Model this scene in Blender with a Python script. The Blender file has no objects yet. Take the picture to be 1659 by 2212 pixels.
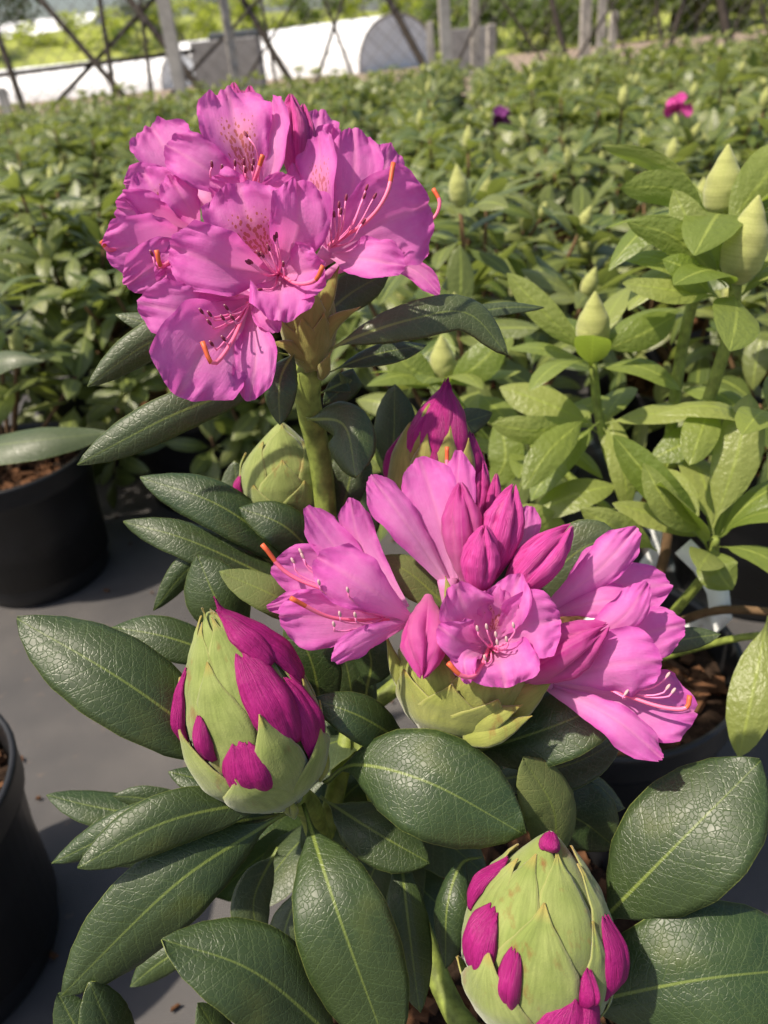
import bpy, math, random
from mathutils import Vector, Matrix, noise

# ------------------------------------------------------------------ camera, world, sun, exposure
scn = bpy.context.scene
col = scn.collection
random.seed(7)
PITCH, ROLL, CAM_H = math.radians(31.0), math.radians(5.5), 0.78
PW, PH, PF = 1659.0, 2212.0, 1660.0            # pixel frame used for measuring the photograph
V = Vector
CAM = V((0, 0, CAM_H))
F_ = V((0, math.cos(PITCH), -math.sin(PITCH)))
U0 = V((0, math.sin(PITCH), math.cos(PITCH)))
R0 = V((1, 0, 0))
R_ = R0 * math.cos(ROLL) - U0 * math.sin(ROLL)
U_ = R0 * math.sin(ROLL) + U0 * math.cos(ROLL)

cam_d = bpy.data.cameras.new('camera')
cam = bpy.data.objects.new('camera', cam_d)
col.objects.link(cam)
rot = Matrix((R_, U_, -F_)).transposed()
cam.matrix_world = Matrix.Translation(CAM) @ rot.to_4x4()
cam_d.sensor_fit = 'HORIZONTAL'
cam_d.sensor_width = 36.0
cam_d.lens = 36.0 * PF / PW
cam_d.clip_start = 0.01
cam_d.clip_end = 2000
cam_d.dof.use_dof = True
cam_d.dof.focus_distance = 0.355
cam_d.dof.aperture_fstop = 13.0
scn.camera = cam

SUN_EL = math.radians(60)
TO_SUN = V((-0.86, -0.22, 0)).normalized() * math.cos(SUN_EL) + V((0, 0, math.sin(SUN_EL)))
world = bpy.data.worlds.new('World')
scn.world = world
world.use_nodes = True
wn = world.node_tree
sky = wn.nodes.new('ShaderNodeTexSky')
sky.sky_type = 'NISHITA'
sky.sun_disc = False
sky.sun_elevation = SUN_EL
sky.sun_rotation = math.atan2(TO_SUN.x, TO_SUN.y)
sky.dust_density = 3.0
sky.air_density = 1.0
wn.links.new(sky.outputs[0], wn.nodes['Background'].inputs[0])
wn.nodes['Background'].inputs[1].default_value = 0.115
sun_d = bpy.data.lights.new('sun', 'SUN')
sun_d.energy = 4.8
sun_d.angle = math.radians(1.2)
sun_d.color = (1.0, 0.89, 0.74)
sun = bpy.data.objects.new('sun', sun_d)
col.objects.link(sun)
sun.rotation_euler = (-TO_SUN).to_track_quat('-Z', 'Y').to_euler()
sun.location = (0, 0, 5)
scn.view_settings.view_transform = 'Standard'
scn.view_settings.look = 'None'
scn.view_settings.exposure = 0.40
scn.view_settings.gamma = 1.0
scn.cycles.max_bounces = 6
scn.cycles.transparent_max_bounces = 8

# ------------------------------------------------------------------ helpers
def P(px, py, d):
    """pixel of the photograph + depth in metres -> point"""
    return CAM + (F_ + R_ * ((px - PW / 2) / PF) - U_ * ((py - PH / 2) / PF)) * d

def G(px, py, z=0.0):
    """pixel -> point on the horizontal plane z"""
    v = P(px, py, 1.0) - CAM
    return CAM + v * ((z - CAM_H) / v.z)

def sstep(a, b, x):
    t = max(0.0, min(1.0, (x - a) / (b - a)))
    return t * t * (3 - 2 * t)

def table(tab, x):
    for i in range(len(tab) - 1):
        if x <= tab[i + 1][0]:
            a, b = tab[i], tab[i + 1]
            f = (x - a[0]) / (b[0] - a[0])
            f = f * f * (3 - 2 * f) * 0.35 + f * 0.65
            return a[1] + (b[1] - a[1]) * f
    return tab[-1][1]

def link(name, me, mat, parent=None):
    o = bpy.data.objects.new(name, me)
    col.objects.link(o)
    if mat is not None and me is not None and not me.materials:
        for m in (mat if isinstance(mat, (list, tuple)) else [mat]):
            me.materials.append(m)
    o.parent = parent
    return o

def mesh(name, verts, faces, uvs=None, smooth=True):
    me = bpy.data.meshes.new(name)
    me.from_pydata([tuple(v) for v in verts], [], faces)
    if uvs:
        for un, data in uvs.items():
            lay = me.uv_layers.new(name=un)
            flat = []
            for l in me.loops:
                flat.extend(data[l.vertex_index])
            lay.data.foreach_set('uv', flat)
    if smooth:
        me.polygons.foreach_set('use_smooth', [True] * len(me.polygons))
    me.update()
    return me

def empty(name, loc, label=None, cat=None, group=None, rz=0):
    o = bpy.data.objects.new(name, None)
    col.objects.link(o)
    o.location = loc
    o.rotation_euler = (0, 0, rz)
    o.empty_display_size = 0.05
    if label: tag(o, label, cat, group)
    return o

def tag(o, label, cat, group=None):
    o['label'] = label
    o['category'] = cat
    if group: o['group'] = group
    return o

def spline(pts, n):
    """Catmull-Rom through the points, n+1 samples evenly spaced in length"""
    p = [V(q) for q in pts]
    if len(p) == 2:
        return [p[0].lerp(p[1], i / n) for i in range(n + 1)]
    e = [p[0] * 2 - p[1]] + p + [p[-1] * 2 - p[-2]]
    out = []
    for i in range(1, len(e) - 2):
        for k in range(24):
            t = k / 24
            a, b, c, d = e[i - 1], e[i], e[i + 1], e[i + 2]
            out.append(0.5 * ((2 * b) + (c - a) * t + (2 * a - 5 * b + 4 * c - d) * t * t + (3 * b - a - 3 * c + d) * t ** 3))
    out.append(p[-1])
    L = [0.0]
    for a, b in zip(out, out[1:]):
        L.append(L[-1] + (b - a).length)
    res, j = [], 0
    for i in range(n + 1):
        s = L[-1] * i / n
        while j < len(L) - 2 and L[j + 1] < s: j += 1
        f = (s - L[j]) / max(1e-9, L[j + 1] - L[j])
        res.append(out[j].lerp(out[j + 1], f))
    return res

def frame_of(t, ref):
    a = ref - t * ref.dot(t)
    if a.length < 1e-5:
        a = V((1, 0, 0)) - t * t.x
    a.normalize()
    return a, t.cross(a)

def tube_data(pts, radii, n=8, seg=10, verts=None, faces=None, cap=True):
    verts = [] if verts is None else verts
    faces = [] if faces is None else faces
    c = spline(pts, seg)
    off = len(verts)
    a = None
    for i, q in enumerate(c):
        t = (c[min(i + 1, seg)] - c[max(i - 1, 0)]).normalized()
        a, b = frame_of(t, a if a is not None else (V((0, 0, 1)) if abs(t.z) < 0.9 else V((1, 0, 0))))
        f = i / seg * (len(radii) - 1)
        k = min(int(f), len(radii) - 2)
        r = radii[k] + (radii[k + 1] - radii[k]) * (f - k)
        for j in range(n):
            an = 2 * math.pi * j / n
            verts.append(q + a * math.cos(an) * r + b * math.sin(an) * r)
    for i in range(seg):
        for j in range(n):
            j2 = (j + 1) % n
            faces.append((off + i * n + j, off + i * n + j2, off + (i + 1) * n + j2, off + (i + 1) * n + j))
    if cap:
        faces.append(tuple(off + j for j in reversed(range(n))))
        faces.append(tuple(off + seg * n + j for j in range(n)))
    return verts, faces

def lathe_data(prof, n=40, lobes=None):
    verts, faces = [], []
    for r, z in prof:
        for j in range(n):
            a = 2 * math.pi * j / n
            verts.append(V((r * math.cos(a), r * math.sin(a), z)))
    m = len(prof)
    for i in range(m - 1):
        for j in range(n):
            j2 = (j + 1) % n
            faces.append((i * n + j, i * n + j2, (i + 1) * n + j2, (i + 1) * n + j))
    return verts, faces

# ------------------------------------------------------------------ materials
class NT:
    def __init__(s, name):
        s.m = bpy.data.materials.new(name)
        s.m.use_nodes = True
        s.t = s.m.node_tree
        s.b = s.t.nodes['Principled BSDF']
        s.out = s.t.nodes['Material Output']
    def n(s, typ, **kw):
        x = s.t.nodes.new('ShaderNode' + typ)
        for k, v in kw.items(): setattr(x, k, v)
        return x
    def l(s, a, b):
        s.t.links.new(a, b)
    def val(s, node, i, v):
        if isinstance(v, bpy.types.NodeSocket): s.l(v, node.inputs[i])
        else: node.inputs[i].default_value = v
    def math(s, op, a, b=0.0, c=0.0):
        x = s.n('Math', operation=op)
        s.val(x, 0, a); s.val(x, 1, b); s.val(x, 2, c)
        return x.outputs[0]
    def ramp(s, fac, stops, interp='LINEAR'):
        x = s.n('ValToRGB')
        r = x.color_ramp
        r.interpolation = interp
        while len(r.elements) < len(stops): r.elements.new(0.5)
        for e, (p, c) in zip(r.elements, stops):
            e.position = p
            e.color = (c, c, c, 1) if isinstance(c, (int, float)) else (*c, 1)
        s.l(fac, x.inputs[0])
        return x.outputs[0]
    def mix(s, f, a, b, mode='MIX'):
        x = s.n('Mix', data_type='RGBA', blend_type=mode)
        s.val(x, 0, f)
        for i, v in ((6, a), (7, b)):
            if isinstance(v, bpy.types.NodeSocket): s.l(v, x.inputs[i])
            else: x.inputs[i].default_value = (*v, 1)
        return x.outputs[2]
    def noise(s, vec, scale, detail=3, rough=0.55):
        x = s.n('TexNoise')
        x.inputs['Scale'].default_value = scale
        x.inputs['Detail'].default_value = detail
        x.inputs['Roughness'].default_value = rough
        if vec is not None: s.l(vec, x.inputs['Vector'])
        return x.outputs[0]
    def sep(s, v):
        x = s.n('SeparateXYZ'); s.l(v, x.inputs[0]); return x.outputs
    def comb(s, a, b, c=0.0):
        x = s.n('CombineXYZ')
        s.val(x, 0, a); s.val(x, 1, b); s.val(x, 2, c)
        return x.outputs[0]
    def uv(s, name):
        x = s.n('UVMap'); x.uv_map = name; return x.outputs[0]
    def bump(s, h, strength, dist):
        x = s.n('Bump')
        x.inputs['Strength'].default_value = strength
        x.inputs['Distance'].default_value = dist
        s.l(h, x.inputs['Height'])
        s.l(x.outputs[0], s.b.inputs['Normal'])
        return x.outputs[0]
    def translucent(s, colr, fac, nrm=None):
        tr = s.n('BsdfTranslucent')
        if isinstance(colr, bpy.types.NodeSocket): s.l(colr, tr.inputs[0])
        else: tr.inputs[0].default_value = (*colr, 1)
        if nrm is not None: s.l(nrm, tr.inputs['Normal'])
        mx = s.n('MixShader')
        s.val(mx, 0, fac)
        s.l(s.b.outputs[0], mx.inputs[1]); s.l(tr.outputs[0], mx.inputs[2])
        s.l(mx.outputs[0], s.out.inputs[0])
    def base(s, c):
        if isinstance(c, bpy.types.NodeSocket): s.l(c, s.b.inputs['Base Color'])
        else: s.b.inputs['Base Color'].default_value = (*c, 1)

def plain(name, c, rough=0.6, spec=0.4, var=0.0, scale=30, bump=0.0, bdist=0.002):
    m = NT(name)
    geo = m.n('TexCoord').outputs['Object']
    if var:
        f = m.noise(geo, scale, 4)
        m.base(m.mix(m.ramp(f, [(0.3, 0.0), (0.7, 1.0)]), tuple(x * (1 - var) for x in c), tuple(min(1, x * (1 + var)) for x in c)))
        if bump: m.bump(f, bump, bdist)
    else:
        m.base(c)
    m.b.inputs['Roughness'].default_value = rough
    m.b.inputs['Specular IOR Level'].default_value = spec
    return m.m

def leaf_mat(name, c0, c1, vein, under=False):
    """rhododendron leaf: reticulate impressed veins, pale midrib, yellowish rim"""
    m = NT(name)
    met, nuv = m.uv('met'), m.uv('nuv')
    x, y, _ = m.sep(met)
    u, v, _ = m.sep(nuv)
    av = m.math('ABSOLUTE', m.math('SUBTRACT', m.math('MULTIPLY', v, 2.0), 1.0))
    ay = m.math('ABSOLUTE', y)
    nz = m.noise(met, 60, 2)
    # lateral veins leave the midrib at a slant
    lat = m.math('ADD', m.math('SUBTRACT', x, m.math('MULTIPLY', ay, 0.75)), m.math('MULTIPLY', nz, 0.004))
    fr = m.math('PINGPONG', lat, 0.0042)
    latline = m.ramp(m.math('DIVIDE', fr, 0.0042), [(0.0, 1.0), (0.16, 0.0)])
    vo = m.n('TexVoronoi', feature='DISTANCE_TO_EDGE')
    vo.inputs['Scale'].default_value = 400
    wv = m.n('VectorMath', operation='ADD')
    nv = m.n('TexNoise'); nv.inputs['Scale'].default_value = 220; m.l(met, nv.inputs['Vector'])
    sc = m.n('VectorMath', operation='SCALE'); m.l(nv.outputs[1], sc.inputs[0]); sc.inputs['Scale'].default_value = 0.003
    m.l(met, wv.inputs[0]); m.l(sc.outputs[0], wv.inputs[1])
    m.l(wv.outputs[0], vo.inputs['Vector'])
    net = m.ramp(vo.outputs[0], [(0.0, 1.0), (0.09, 0.0)])
    cell = m.ramp(vo.outputs[0], [(0.0, 0.0), (0.11, 1.0)])
    mid = m.ramp(m.math('DIVIDE', ay, m.math('ADD', 0.00035, m.math('MULTIPLY', m.math('SUBTRACT', 1.0, u), 0.0009))), [(0.35, 1.0), (1.0, 0.0)])
    mid = m.math('MULTIPLY', mid, m.ramp(u, [(0.0, 1.0), (0.35, 0.85), (0.9, 0.35)]))
    rim = m.ramp(av, [(0.98, 0.0), (1.0, 1.0)])
    big = m.noise(met, 45, 3)
    c = m.mix(m.ramp(big, [(0.3, 0.0), (0.7, 1.0)]), c0, c1)
    oi = m.n('ObjectInfo').outputs['Random']
    c = m.mix(m.math('MULTIPLY', oi, 0.42), c, (0.056, 0.074, 0.015))
    c = m.mix(m.math('MULTIPLY', m.math('FRACT', m.math('MULTIPLY', oi, 7.3)), 0.35), c, (0.017, 0.036, 0.014))
    age = m.ramp(m.noise(met, 22, 4), [(0.62, 0.0), (0.80, 0.35)])
    c = m.mix(age, c, (0.12, 0.13, 0.025))
    c = m.mix(m.math('MULTIPLY', net, 0.22), c, vein)
    c = m.mix(m.math('MULTIPLY', latline, 0.22), c, vein)
    dots = m.ramp(m.noise(met, 500, 2), [(0.70, 0.0), (0.78, 0.25)])
    c = m.mix(dots, c, (0.02, 0.03, 0.01))
    c = m.mix(m.math('MULTIPLY', mid, 0.8), c, (0.21, 0.27, 0.05))
    c = m.mix(m.math('MULTIPLY', rim, 0.6), c, (0.26, 0.30, 0.07))
    m.base(c)
    h = m.math('ADD', m.math('MULTIPLY', cell, 0.6), m.math('MULTIPLY', m.math('SUBTRACT', 1.0, latline), 0.5))
    h = m.math('ADD', h, m.math('MULTIPLY', m.noise(met, 130, 2), 0.3))
    nb = m.bump(h, 0.40 if not under else 0.35, 0.00045)
    r = m.ramp(m.noise(met, 70, 3), [(0.3, 0.38), (0.7, 0.52)])
    if under:
        m.b.inputs['Roughness'].default_value = 0.65
        m.b.inputs['Specular IOR Level'].default_value = 0.25
    else:
        m.l(r, m.b.inputs['Roughness'])
        m.b.inputs['Specular IOR Level'].default_value = 0.55
    m.translucent((0.16, 0.30, 0.03), 0.10)
    return m.m

def petal_mat(name, spotted=False, dark=0.0):
    m = NT(name)
    nuv = m.uv('nuv')
    u, v, _ = m.sep(nuv)
    v2 = m.math('SUBTRACT', m.math('MULTIPLY', v, 2.0), 1.0)
    av = m.math('ABSOLUTE', v2)
    edge = m.math('MAXIMUM', m.math('POWER', av, 2.0), m.math('POWER', u, 3.0))
    co = m.n('TexCoord').outputs['Object']
    wob = m.noise(co, 90, 3)
    edge = m.math('ADD', edge, m.math('MULTIPLY', m.math('SUBTRACT', wob, 0.5), 0.35))
    c = m.ramp(edge, [(0.0, (0.80, 0.31, 0.63)), (0.28, (0.79, 0.24, 0.59)), (0.60, (0.72, 0.155, 0.53)), (0.95, (0.56, 0.08, 0.41))])
    base = m.ramp(u, [(0.0, 1.0), (0.42, 0.0)])
    c = m.mix(m.math('MULTIPLY', base, 0.8), c, (0.86, 0.46, 0.68))
    # fine veins running lengthwise, fanning out
    st = m.noise(m.comb(m.math('MULTIPLY', u, 2.2), m.math('MULTIPLY', v2, 16.0)), 1.6, 4, 0.7)
    c = m.mix(m.ramp(st, [(0.42, 0.0), (0.68, 0.22)]), c, (0.62, 0.12, 0.44))
    ce = m.ramp(av, [(0.0, 0.45), (0.14, 0.0)])
    c = m.mix(ce, c, (0.85, 0.36, 0.58))
    mott = m.noise(co, 260, 3)
    c = m.mix(m.ramp(mott, [(0.45, 0.0), (0.75, 0.22)]), c, (0.85, 0.42, 0.74))
    if spotted:
        reg = m.math('MULTIPLY', m.ramp(u, [(0.16, 0.0), (0.28, 1.0), (0.55, 1.0), (0.76, 0.0)]), m.ramp(av, [(0.25, 1.0), (0.62, 0.0)]))
        c = m.mix(m.math('MULTIPLY', reg, 0.45), c, (0.82, 0.38, 0.30))
        vo = m.n('TexVoronoi'); vo.inputs['Scale'].default_value = 1.0
        m.l(m.comb(m.math('MULTIPLY', u, 21.0), m.math('MULTIPLY', v2, 11.0)), vo.inputs['Vector'])
        sp = m.math('LESS_THAN', vo.outputs[0], m.math('MULTIPLY', m.math('POWER', reg, 0.5), 0.50))
        c = m.mix(m.math('MULTIPLY', sp, 0.9), c, (0.46, 0.13, 0.015))
    oi = m.n('ObjectInfo').outputs['Random']
    c = m.mix(m.math('MULTIPLY', oi, 0.30), c, (0.66, 0.13, 0.50))
    if dark: c = m.mix(dark, c, (0.45, 0.01, 0.17))
    m.base(c)
    h = m.math('ADD', m.math('MULTIPLY', st, 0.6), m.math('MULTIPLY', m.noise(co, 170, 3), 1.0))
    h = m.math('ADD', h, m.math('MULTIPLY', m.noise(co, 700, 2), 0.35))
    nb = m.bump(h, 0.38, 0.0010)
    m.b.inputs['Roughness'].default_value = 0.55
    m.b.inputs['Specular IOR Level'].default_value = 0.22
    m.b.inputs['Sheen Weight'].default_value = 0.15
    m.translucent(m.mix(0.35, c, (0.95, 0.20, 0.62)), 0.42)
    return m.m

def budpetal_mat(name, c0, c1):
    m = NT(name)
    nuv = m.uv('nuv')
    u, v, _ = m.sep(nuv)
    co = m.n('TexCoord').outputs['Object']
    st = m.noise(m.comb(m.math('MULTIPLY', u, 2.5), m.math('MULTIPLY', v, 22.0)), 1.5, 4, 0.65)
    c = m.mix(m.ramp(st, [(0.35, 0.0), (0.7, 1.0)]), c0, c1)
    m.base(c)
    h = m.math('ADD', m.math('MULTIPLY', st, 1.0), m.math('MULTIPLY', m.noise(co, 300, 3), 0.5))
    m.bump(h, 0.7, 0.0015)
    m.b.inputs['Roughness'].default_value = 0.45
    m.b.inputs['Specular IOR Level'].default_value = 0.35
    m.translucent(c, 0.15)
    return m.m

def scale_mat(name, c0, c1, brown=(0.20, 0.075, 0.022), amount=0.58):
    """felted bud scale with brown blotches"""
    m = NT(name)
    nuv, met = m.uv('nuv'), m.uv('met')
    u, v, _ = m.sep(nuv)
    co = m.n('TexCoord').outputs['Object']
    f = m.noise(co, 70, 3)
    c = m.mix(m.ramp(f, [(0.3, 0.0), (0.7, 1.0)]), c0, c1)
    stv = m.noise(m.comb(m.math('MULTIPLY', u, 1.6), m.math('MULTIPLY', v, 11.0), m.math('MULTIPLY', m.sep(co)[2], 40.0)), 1.5, 4, .65)
    c = m.mix(m.ramp(stv, [(0.40, 0.0), (0.68, 0.45)]), c, tuple(x * .55 for x in c0))
    c = m.mix(m.ramp(u, [(0.0, 0.35), (0.5, 0.0)]), c, tuple(x * .7 for x in c0))
    b = m.noise(m.comb(m.math('MULTIPLY', m.sep(co)[0], 1.3), m.sep(co)[1], m.math('MULTIPLY', m.sep(co)[2], 0.45)), 75, 4, 0.6)
    c = m.mix(m.ramp(b, [(amount, 0.0), (amount + 0.13, 0.75)]), c, brown)
    av = m.math('ABSOLUTE', m.math('SUBTRACT', m.math('MULTIPLY', v, 2.0), 1.0))
    c = m.mix(m.ramp(av, [(0.88, 0.0), (0.99, 0.45)]), c, (0.40, 0.38, 0.14))
    c = m.mix(m.ramp(u, [(0.88, 0.0), (1.0, 0.55)]), c, (0.42, 0.25, 0.06))
    m.base(c)
    m.bump(m.math('ADD', m.noise(co, 1500, 2), m.math('MULTIPLY', m.noise(co, 200, 3), 1.5)), 0.35, 0.0006)
    m.b.inputs['Roughness'].default_value = 0.75
    m.b.inputs['Specular IOR Level'].default_value = 0.2
    m.b.inputs['Sheen Weight'].default_value = 0.3
    m.translucent((0.5, 0.55, 0.12), 0.10)
    return m.m

def bgleaf_mat(name, c0, c1, trans, tf=0.25, rough=0.42):
    m = NT(name)
    oi = m.n('ObjectInfo').outputs['Random']
    at = m.n('Attribute'); at.attribute_name = 'tint'
    r = m.math('FRACT', m.math('ADD', oi, at.outputs['Fac']))
    co = m.n('TexCoord').outputs['Object']
    nuv = m.uv('nuv')
    u, v, _ = m.sep(nuv)
    av = m.math('ABSOLUTE', m.math('SUBTRACT', m.math('MULTIPLY', v, 2.0), 1.0))
    c = m.mix(r, c0, c1)
    c = m.mix(m.ramp(av, [(0.03, 0.8), (0.10, 0.0)]), c, (0.32, 0.38, 0.08))
    m.base(c)
    m.b.inputs['Roughness'].default_value = rough
    m.b.inputs['Specular IOR Level'].default_value = 0.5
    m.bump(m.noise(m.comb(m.math('MULTIPLY', u, 9.0), m.math('MULTIPLY', v, 3.0)), 2.0, 2), 0.4, 0.004)
    m.translucent(trans, tf)
    return m.m

M = {}
M['leaf'] = leaf_mat('rhododendron_leaf', (0.020, 0.042, 0.012), (0.036, 0.064, 0.017), (0.10, 0.15, 0.045))
M['leaf_grey'] = leaf_mat('rhododendron_leaf_bluish', (0.044, 0.066, 0.027), (0.066, 0.090, 0.037), (0.14, 0.18, 0.075))
M['under'] = leaf_mat('leaf_underside', (0.13, 0.17, 0.05), (0.17, 0.20, 0.07), (0.22, 0.24, 0.08), under=True)
M['petal'] = petal_mat('petal_pink')
M['petal_spot'] = petal_mat('petal_pink_spotted', True)
M['petal_bud'] = petal_mat('petal_unopened', dark=0.55)
M['rose'] = budpetal_mat('rose_unopened_petal', (0.50, 0.022, 0.22), (0.74, 0.11, 0.44))
M['petal_dim'] = plain('dull_purple_petal', (0.20, 0.045, 0.19), 0.6, 0.2, 0.4, 60)
M['magenta'] = budpetal_mat('magenta_bud_petal', (0.27, 0.006, 0.115), (0.46, 0.020, 0.22))
M['scale'] = scale_mat('bud_scale_green', (0.20, 0.255, 0.060), (0.29, 0.335, 0.105))
M['scale_yellow'] = scale_mat('bract_yellow_green', (0.23, 0.26, 0.048), (0.33, 0.345, 0.085), amount=0.62)
M['scale_brown'] = scale_mat('bract_brownish', (0.21, 0.20, 0.045), (0.30, 0.28, 0.075), amount=0.56)
M['stem'] = plain('green_stem', (0.185, 0.23, 0.045), 0.6, 0.3, 0.45, 140, 0.6, 0.001)
M['twig'] = plain('brown_twig', (0.135, 0.082, 0.042), 0.8, 0.2, 0.35, 60, 0.5)
M['filament'] = plain('pink_filament', (0.85, 0.22, 0.46), 0.4, 0.4)
M['style'] = plain('style_coral', (0.90, 0.17, 0.31), 0.4, 0.4)
M['stigma'] = plain('stigma_orange', (0.62, 0.11, 0.04), 0.5, 0.4)
M['anther'] = plain('anther_purple', (0.20, 0.03, 0.07), 0.6, 0.3, 0.5, 900)
M['pollen'] = plain('anther_pale', (0.55, 0.36, 0.36), 0.7, 0.2)
M['bgbud'] = scale_mat('pale_bud', (0.36, 0.40, 0.11), (0.50, 0.50, 0.19), amount=0.72)
M['lime'] = bgleaf_mat('lime_leaf', (0.130, 0.178, 0.030), (0.270, 0.305, 0.085), (0.40, 0.55, 0.06), 0.34)
M['field'] = bgleaf_mat('field_leaf', (0.062, 0.096, 0.022), (0.180, 0.204, 0.062), (0.36, 0.44, 0.08), 0.28, 0.36)
M['pot'] = plain('black_pot_plastic', (0.012, 0.012, 0.013), 0.42, 0.45, 0.3, 25, 0.05)
M['bark'] = plain('bark_chip', (0.10, 0.048, 0.024), 0.9, 0.1, 0.55, 40)
M['soil'] = plain('dark_potting_soil', (0.035, 0.022, 0.015), 0.95, 0.1, 0.5, 80, 0.8, 0.01)
M['white'] = plain('white_plastic', (0.72, 0.74, 0.74), 0.45, 0.4)

# ------------------------------------------------------------------ blades: leaves, petals, bracts
LEAFP = [(0, .05), (.05, .14), (.15, .50), (.28, .80), (.45, .98), (.6, 1.0), (.75, .88), (.86, .64), (.94, .36), (.98, .16), (1, .03)]
PETALP = [(0, .16), (.12, .25), (.28, .46), (.45, .76), (.6, .96), (.75, 1.0), (.88, .90), (.95, .78), (1, .62)]
STRAPP = [(0, .25), (.15, .42), (.35, .70), (.55, .92), (.7, 1.0), (.85, .92), (.95, .74), (1, .55)]
BRACTP = [(0, .45), (.12, .75), (.3, 1.0), (.5, .92), (.7, .62), (.85, .30), (.95, .10), (1, .02)]
TIPP = [(0, .60), (.2, .85), (.4, 1.0), (.6, .96), (.78, .78), (.9, .52), (1, .20)]

def blade(pts, hw, prof, origin, roll=0.0, kup=0.0, curl=0.0, fold=0.0, ruffle=0.0, wave=0.0, nu=22, nv=10,
          endround=0.0, groove=0.0, seed=0, twist=0.0, petiole=0.0):
    """sheet along a midrib given as world points; hw half width in metres; roll about the midrib (0 = faces the camera)"""
    rnd = random.Random(seed)
    ph = [rnd.uniform(0, 6.28) for _ in range(6)]
    c = spline(pts, nu)
    L = sum((b - a).length for a, b in zip(c, c[1:]))
    tov = (CAM - c[len(c) // 2]).normalized()
    ref = tov.lerp(V((0, 0, 1)), kup).normalized()
    verts, met, nuv, faces = [], [], [], []
    for i in range(nu + 1):
        u0 = i / nu
        for j in range(nv + 1):
            v = 2 * j / nv - 1
            u = u0 * (1 - endround * abs(v) ** 2.3 * (0.35 + 0.65 * u0))
            if ruffle: u *= 1 + u0 * (0.030 * noise.noise(V((v * 2.2, seed * .61, 3.1))) + 0.014 * noise.noise(V((v * 9, seed * .31, 7.7))))
            fi = min(max(u, 0), 1) * nu
            k = min(int(fi), nu - 1)
            q = c[k].lerp(c[k + 1], fi - k)
            t = (c[min(k + 2, nu)] - c[max(k - 1, 0)]).normalized()
            n, _ = frame_of(t, ref)
            s = t.cross(n)
            an = math.radians(roll + twist * (u - 0.5))
            s, n = s * math.cos(an) + n * math.sin(an), n * math.cos(an) - s * math.sin(an)
            if petiole and u < petiole:
                w = hw * 0.05
            else:
                w = hw * table(prof, (u - petiole) / (1 - petiole) if petiole else u)
            if ruffle: w *= 1 + 0.10 * noise.noise(V((u * 4.5, seed * .43, 2.0 if v > 0 else 9.0))) + .03 * noise.noise(V((u * 15, seed * .43, 2.0 if v > 0 else 9.0)))
            cv = curl
            if abs(cv) > 1e-4:
                th = v * cv
                lx, lz = w * math.sin(th) / cv, -w * (1 - math.cos(th)) / cv
            else:
                lx, lz = w * v, 0.0
            lz += fold * abs(v) * w
            lz -= groove * w * math.exp(-(v / 0.10) ** 2)
            if wave:
                lz += wave * hw * (math.sin(u * 7 + ph[1]) * v * 0.6 + math.sin(u * 11 + ph[2] + v * 2.0) * abs(v) ** 2 * 0.5)
            if ruffle:
                e = max(abs(v) ** 3 * sstep(0.25, 0.6, u), sstep(0.72, 1.0, u0))
                lz += ruffle * hw * e * (math.sin(u * 19 + v * 3 + ph[3]) * abs(v) + 0.8 * math.sin(v * 8 + ph[1]) * u0 ** 4 + 0.4 * math.sin(v * 17 + u * 13 + ph[2]))
                lz += ruffle * hw * .8 * e * noise.noise(V((u * 13 + seed, v * 11, seed * .17)))
                lz += ruffle * 0.9 * hw * noise.noise(V((u * 2.2 + seed, v * 1.4, seed * .37)))
            verts.append(q + s * lx + n * lz - origin)
            met.append((u * L, v * w))
            nuv.append((u, v * 0.5 + 0.5))
    for i in range(nu):
        for j in range(nv):
            a = i * (nv + 1) + j
            faces.append((a, a + 1, a + nv + 2, a + nv + 1))
    return verts, faces, {'met': met, 'nuv': nuv}

def mpx(hw, d):
    return hw * d / PF

SEED = [100]
def nseed():
    SEED[0] += 1
    return SEED[0]

# ================================================================== THE SETTING
def sheet(name, x0, x1, y0, y1, z, mat, n=1):
    me = mesh(name, [(x0, y0, z), (x1, y0, z), (x1, y1, z), (x0, y1, z)], [(0, 1, 2, 3)], smooth=False)
    o = link(name, me, mat)
    o['kind'] = 'structure'
    return o

def ground_mat():
    m = NT('brown_gravel')
    co = m.n('TexCoord').outputs['Object']
    f = m.noise(co, 3, 5); g = m.noise(co, 45, 3)
    c = m.mix(f, (0.22, 0.16, 0.11), (0.36, 0.28, 0.21))
    c = m.mix(m.ramp(g, [(0.4, 0.0), (0.7, 0.6)]), c, (0.13, 0.10, 0.07))
    m.base(c); m.b.inputs['Roughness'].default_value = 0.95
    m.bump(g, 0.5, 0.02)
    return m.m

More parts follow.
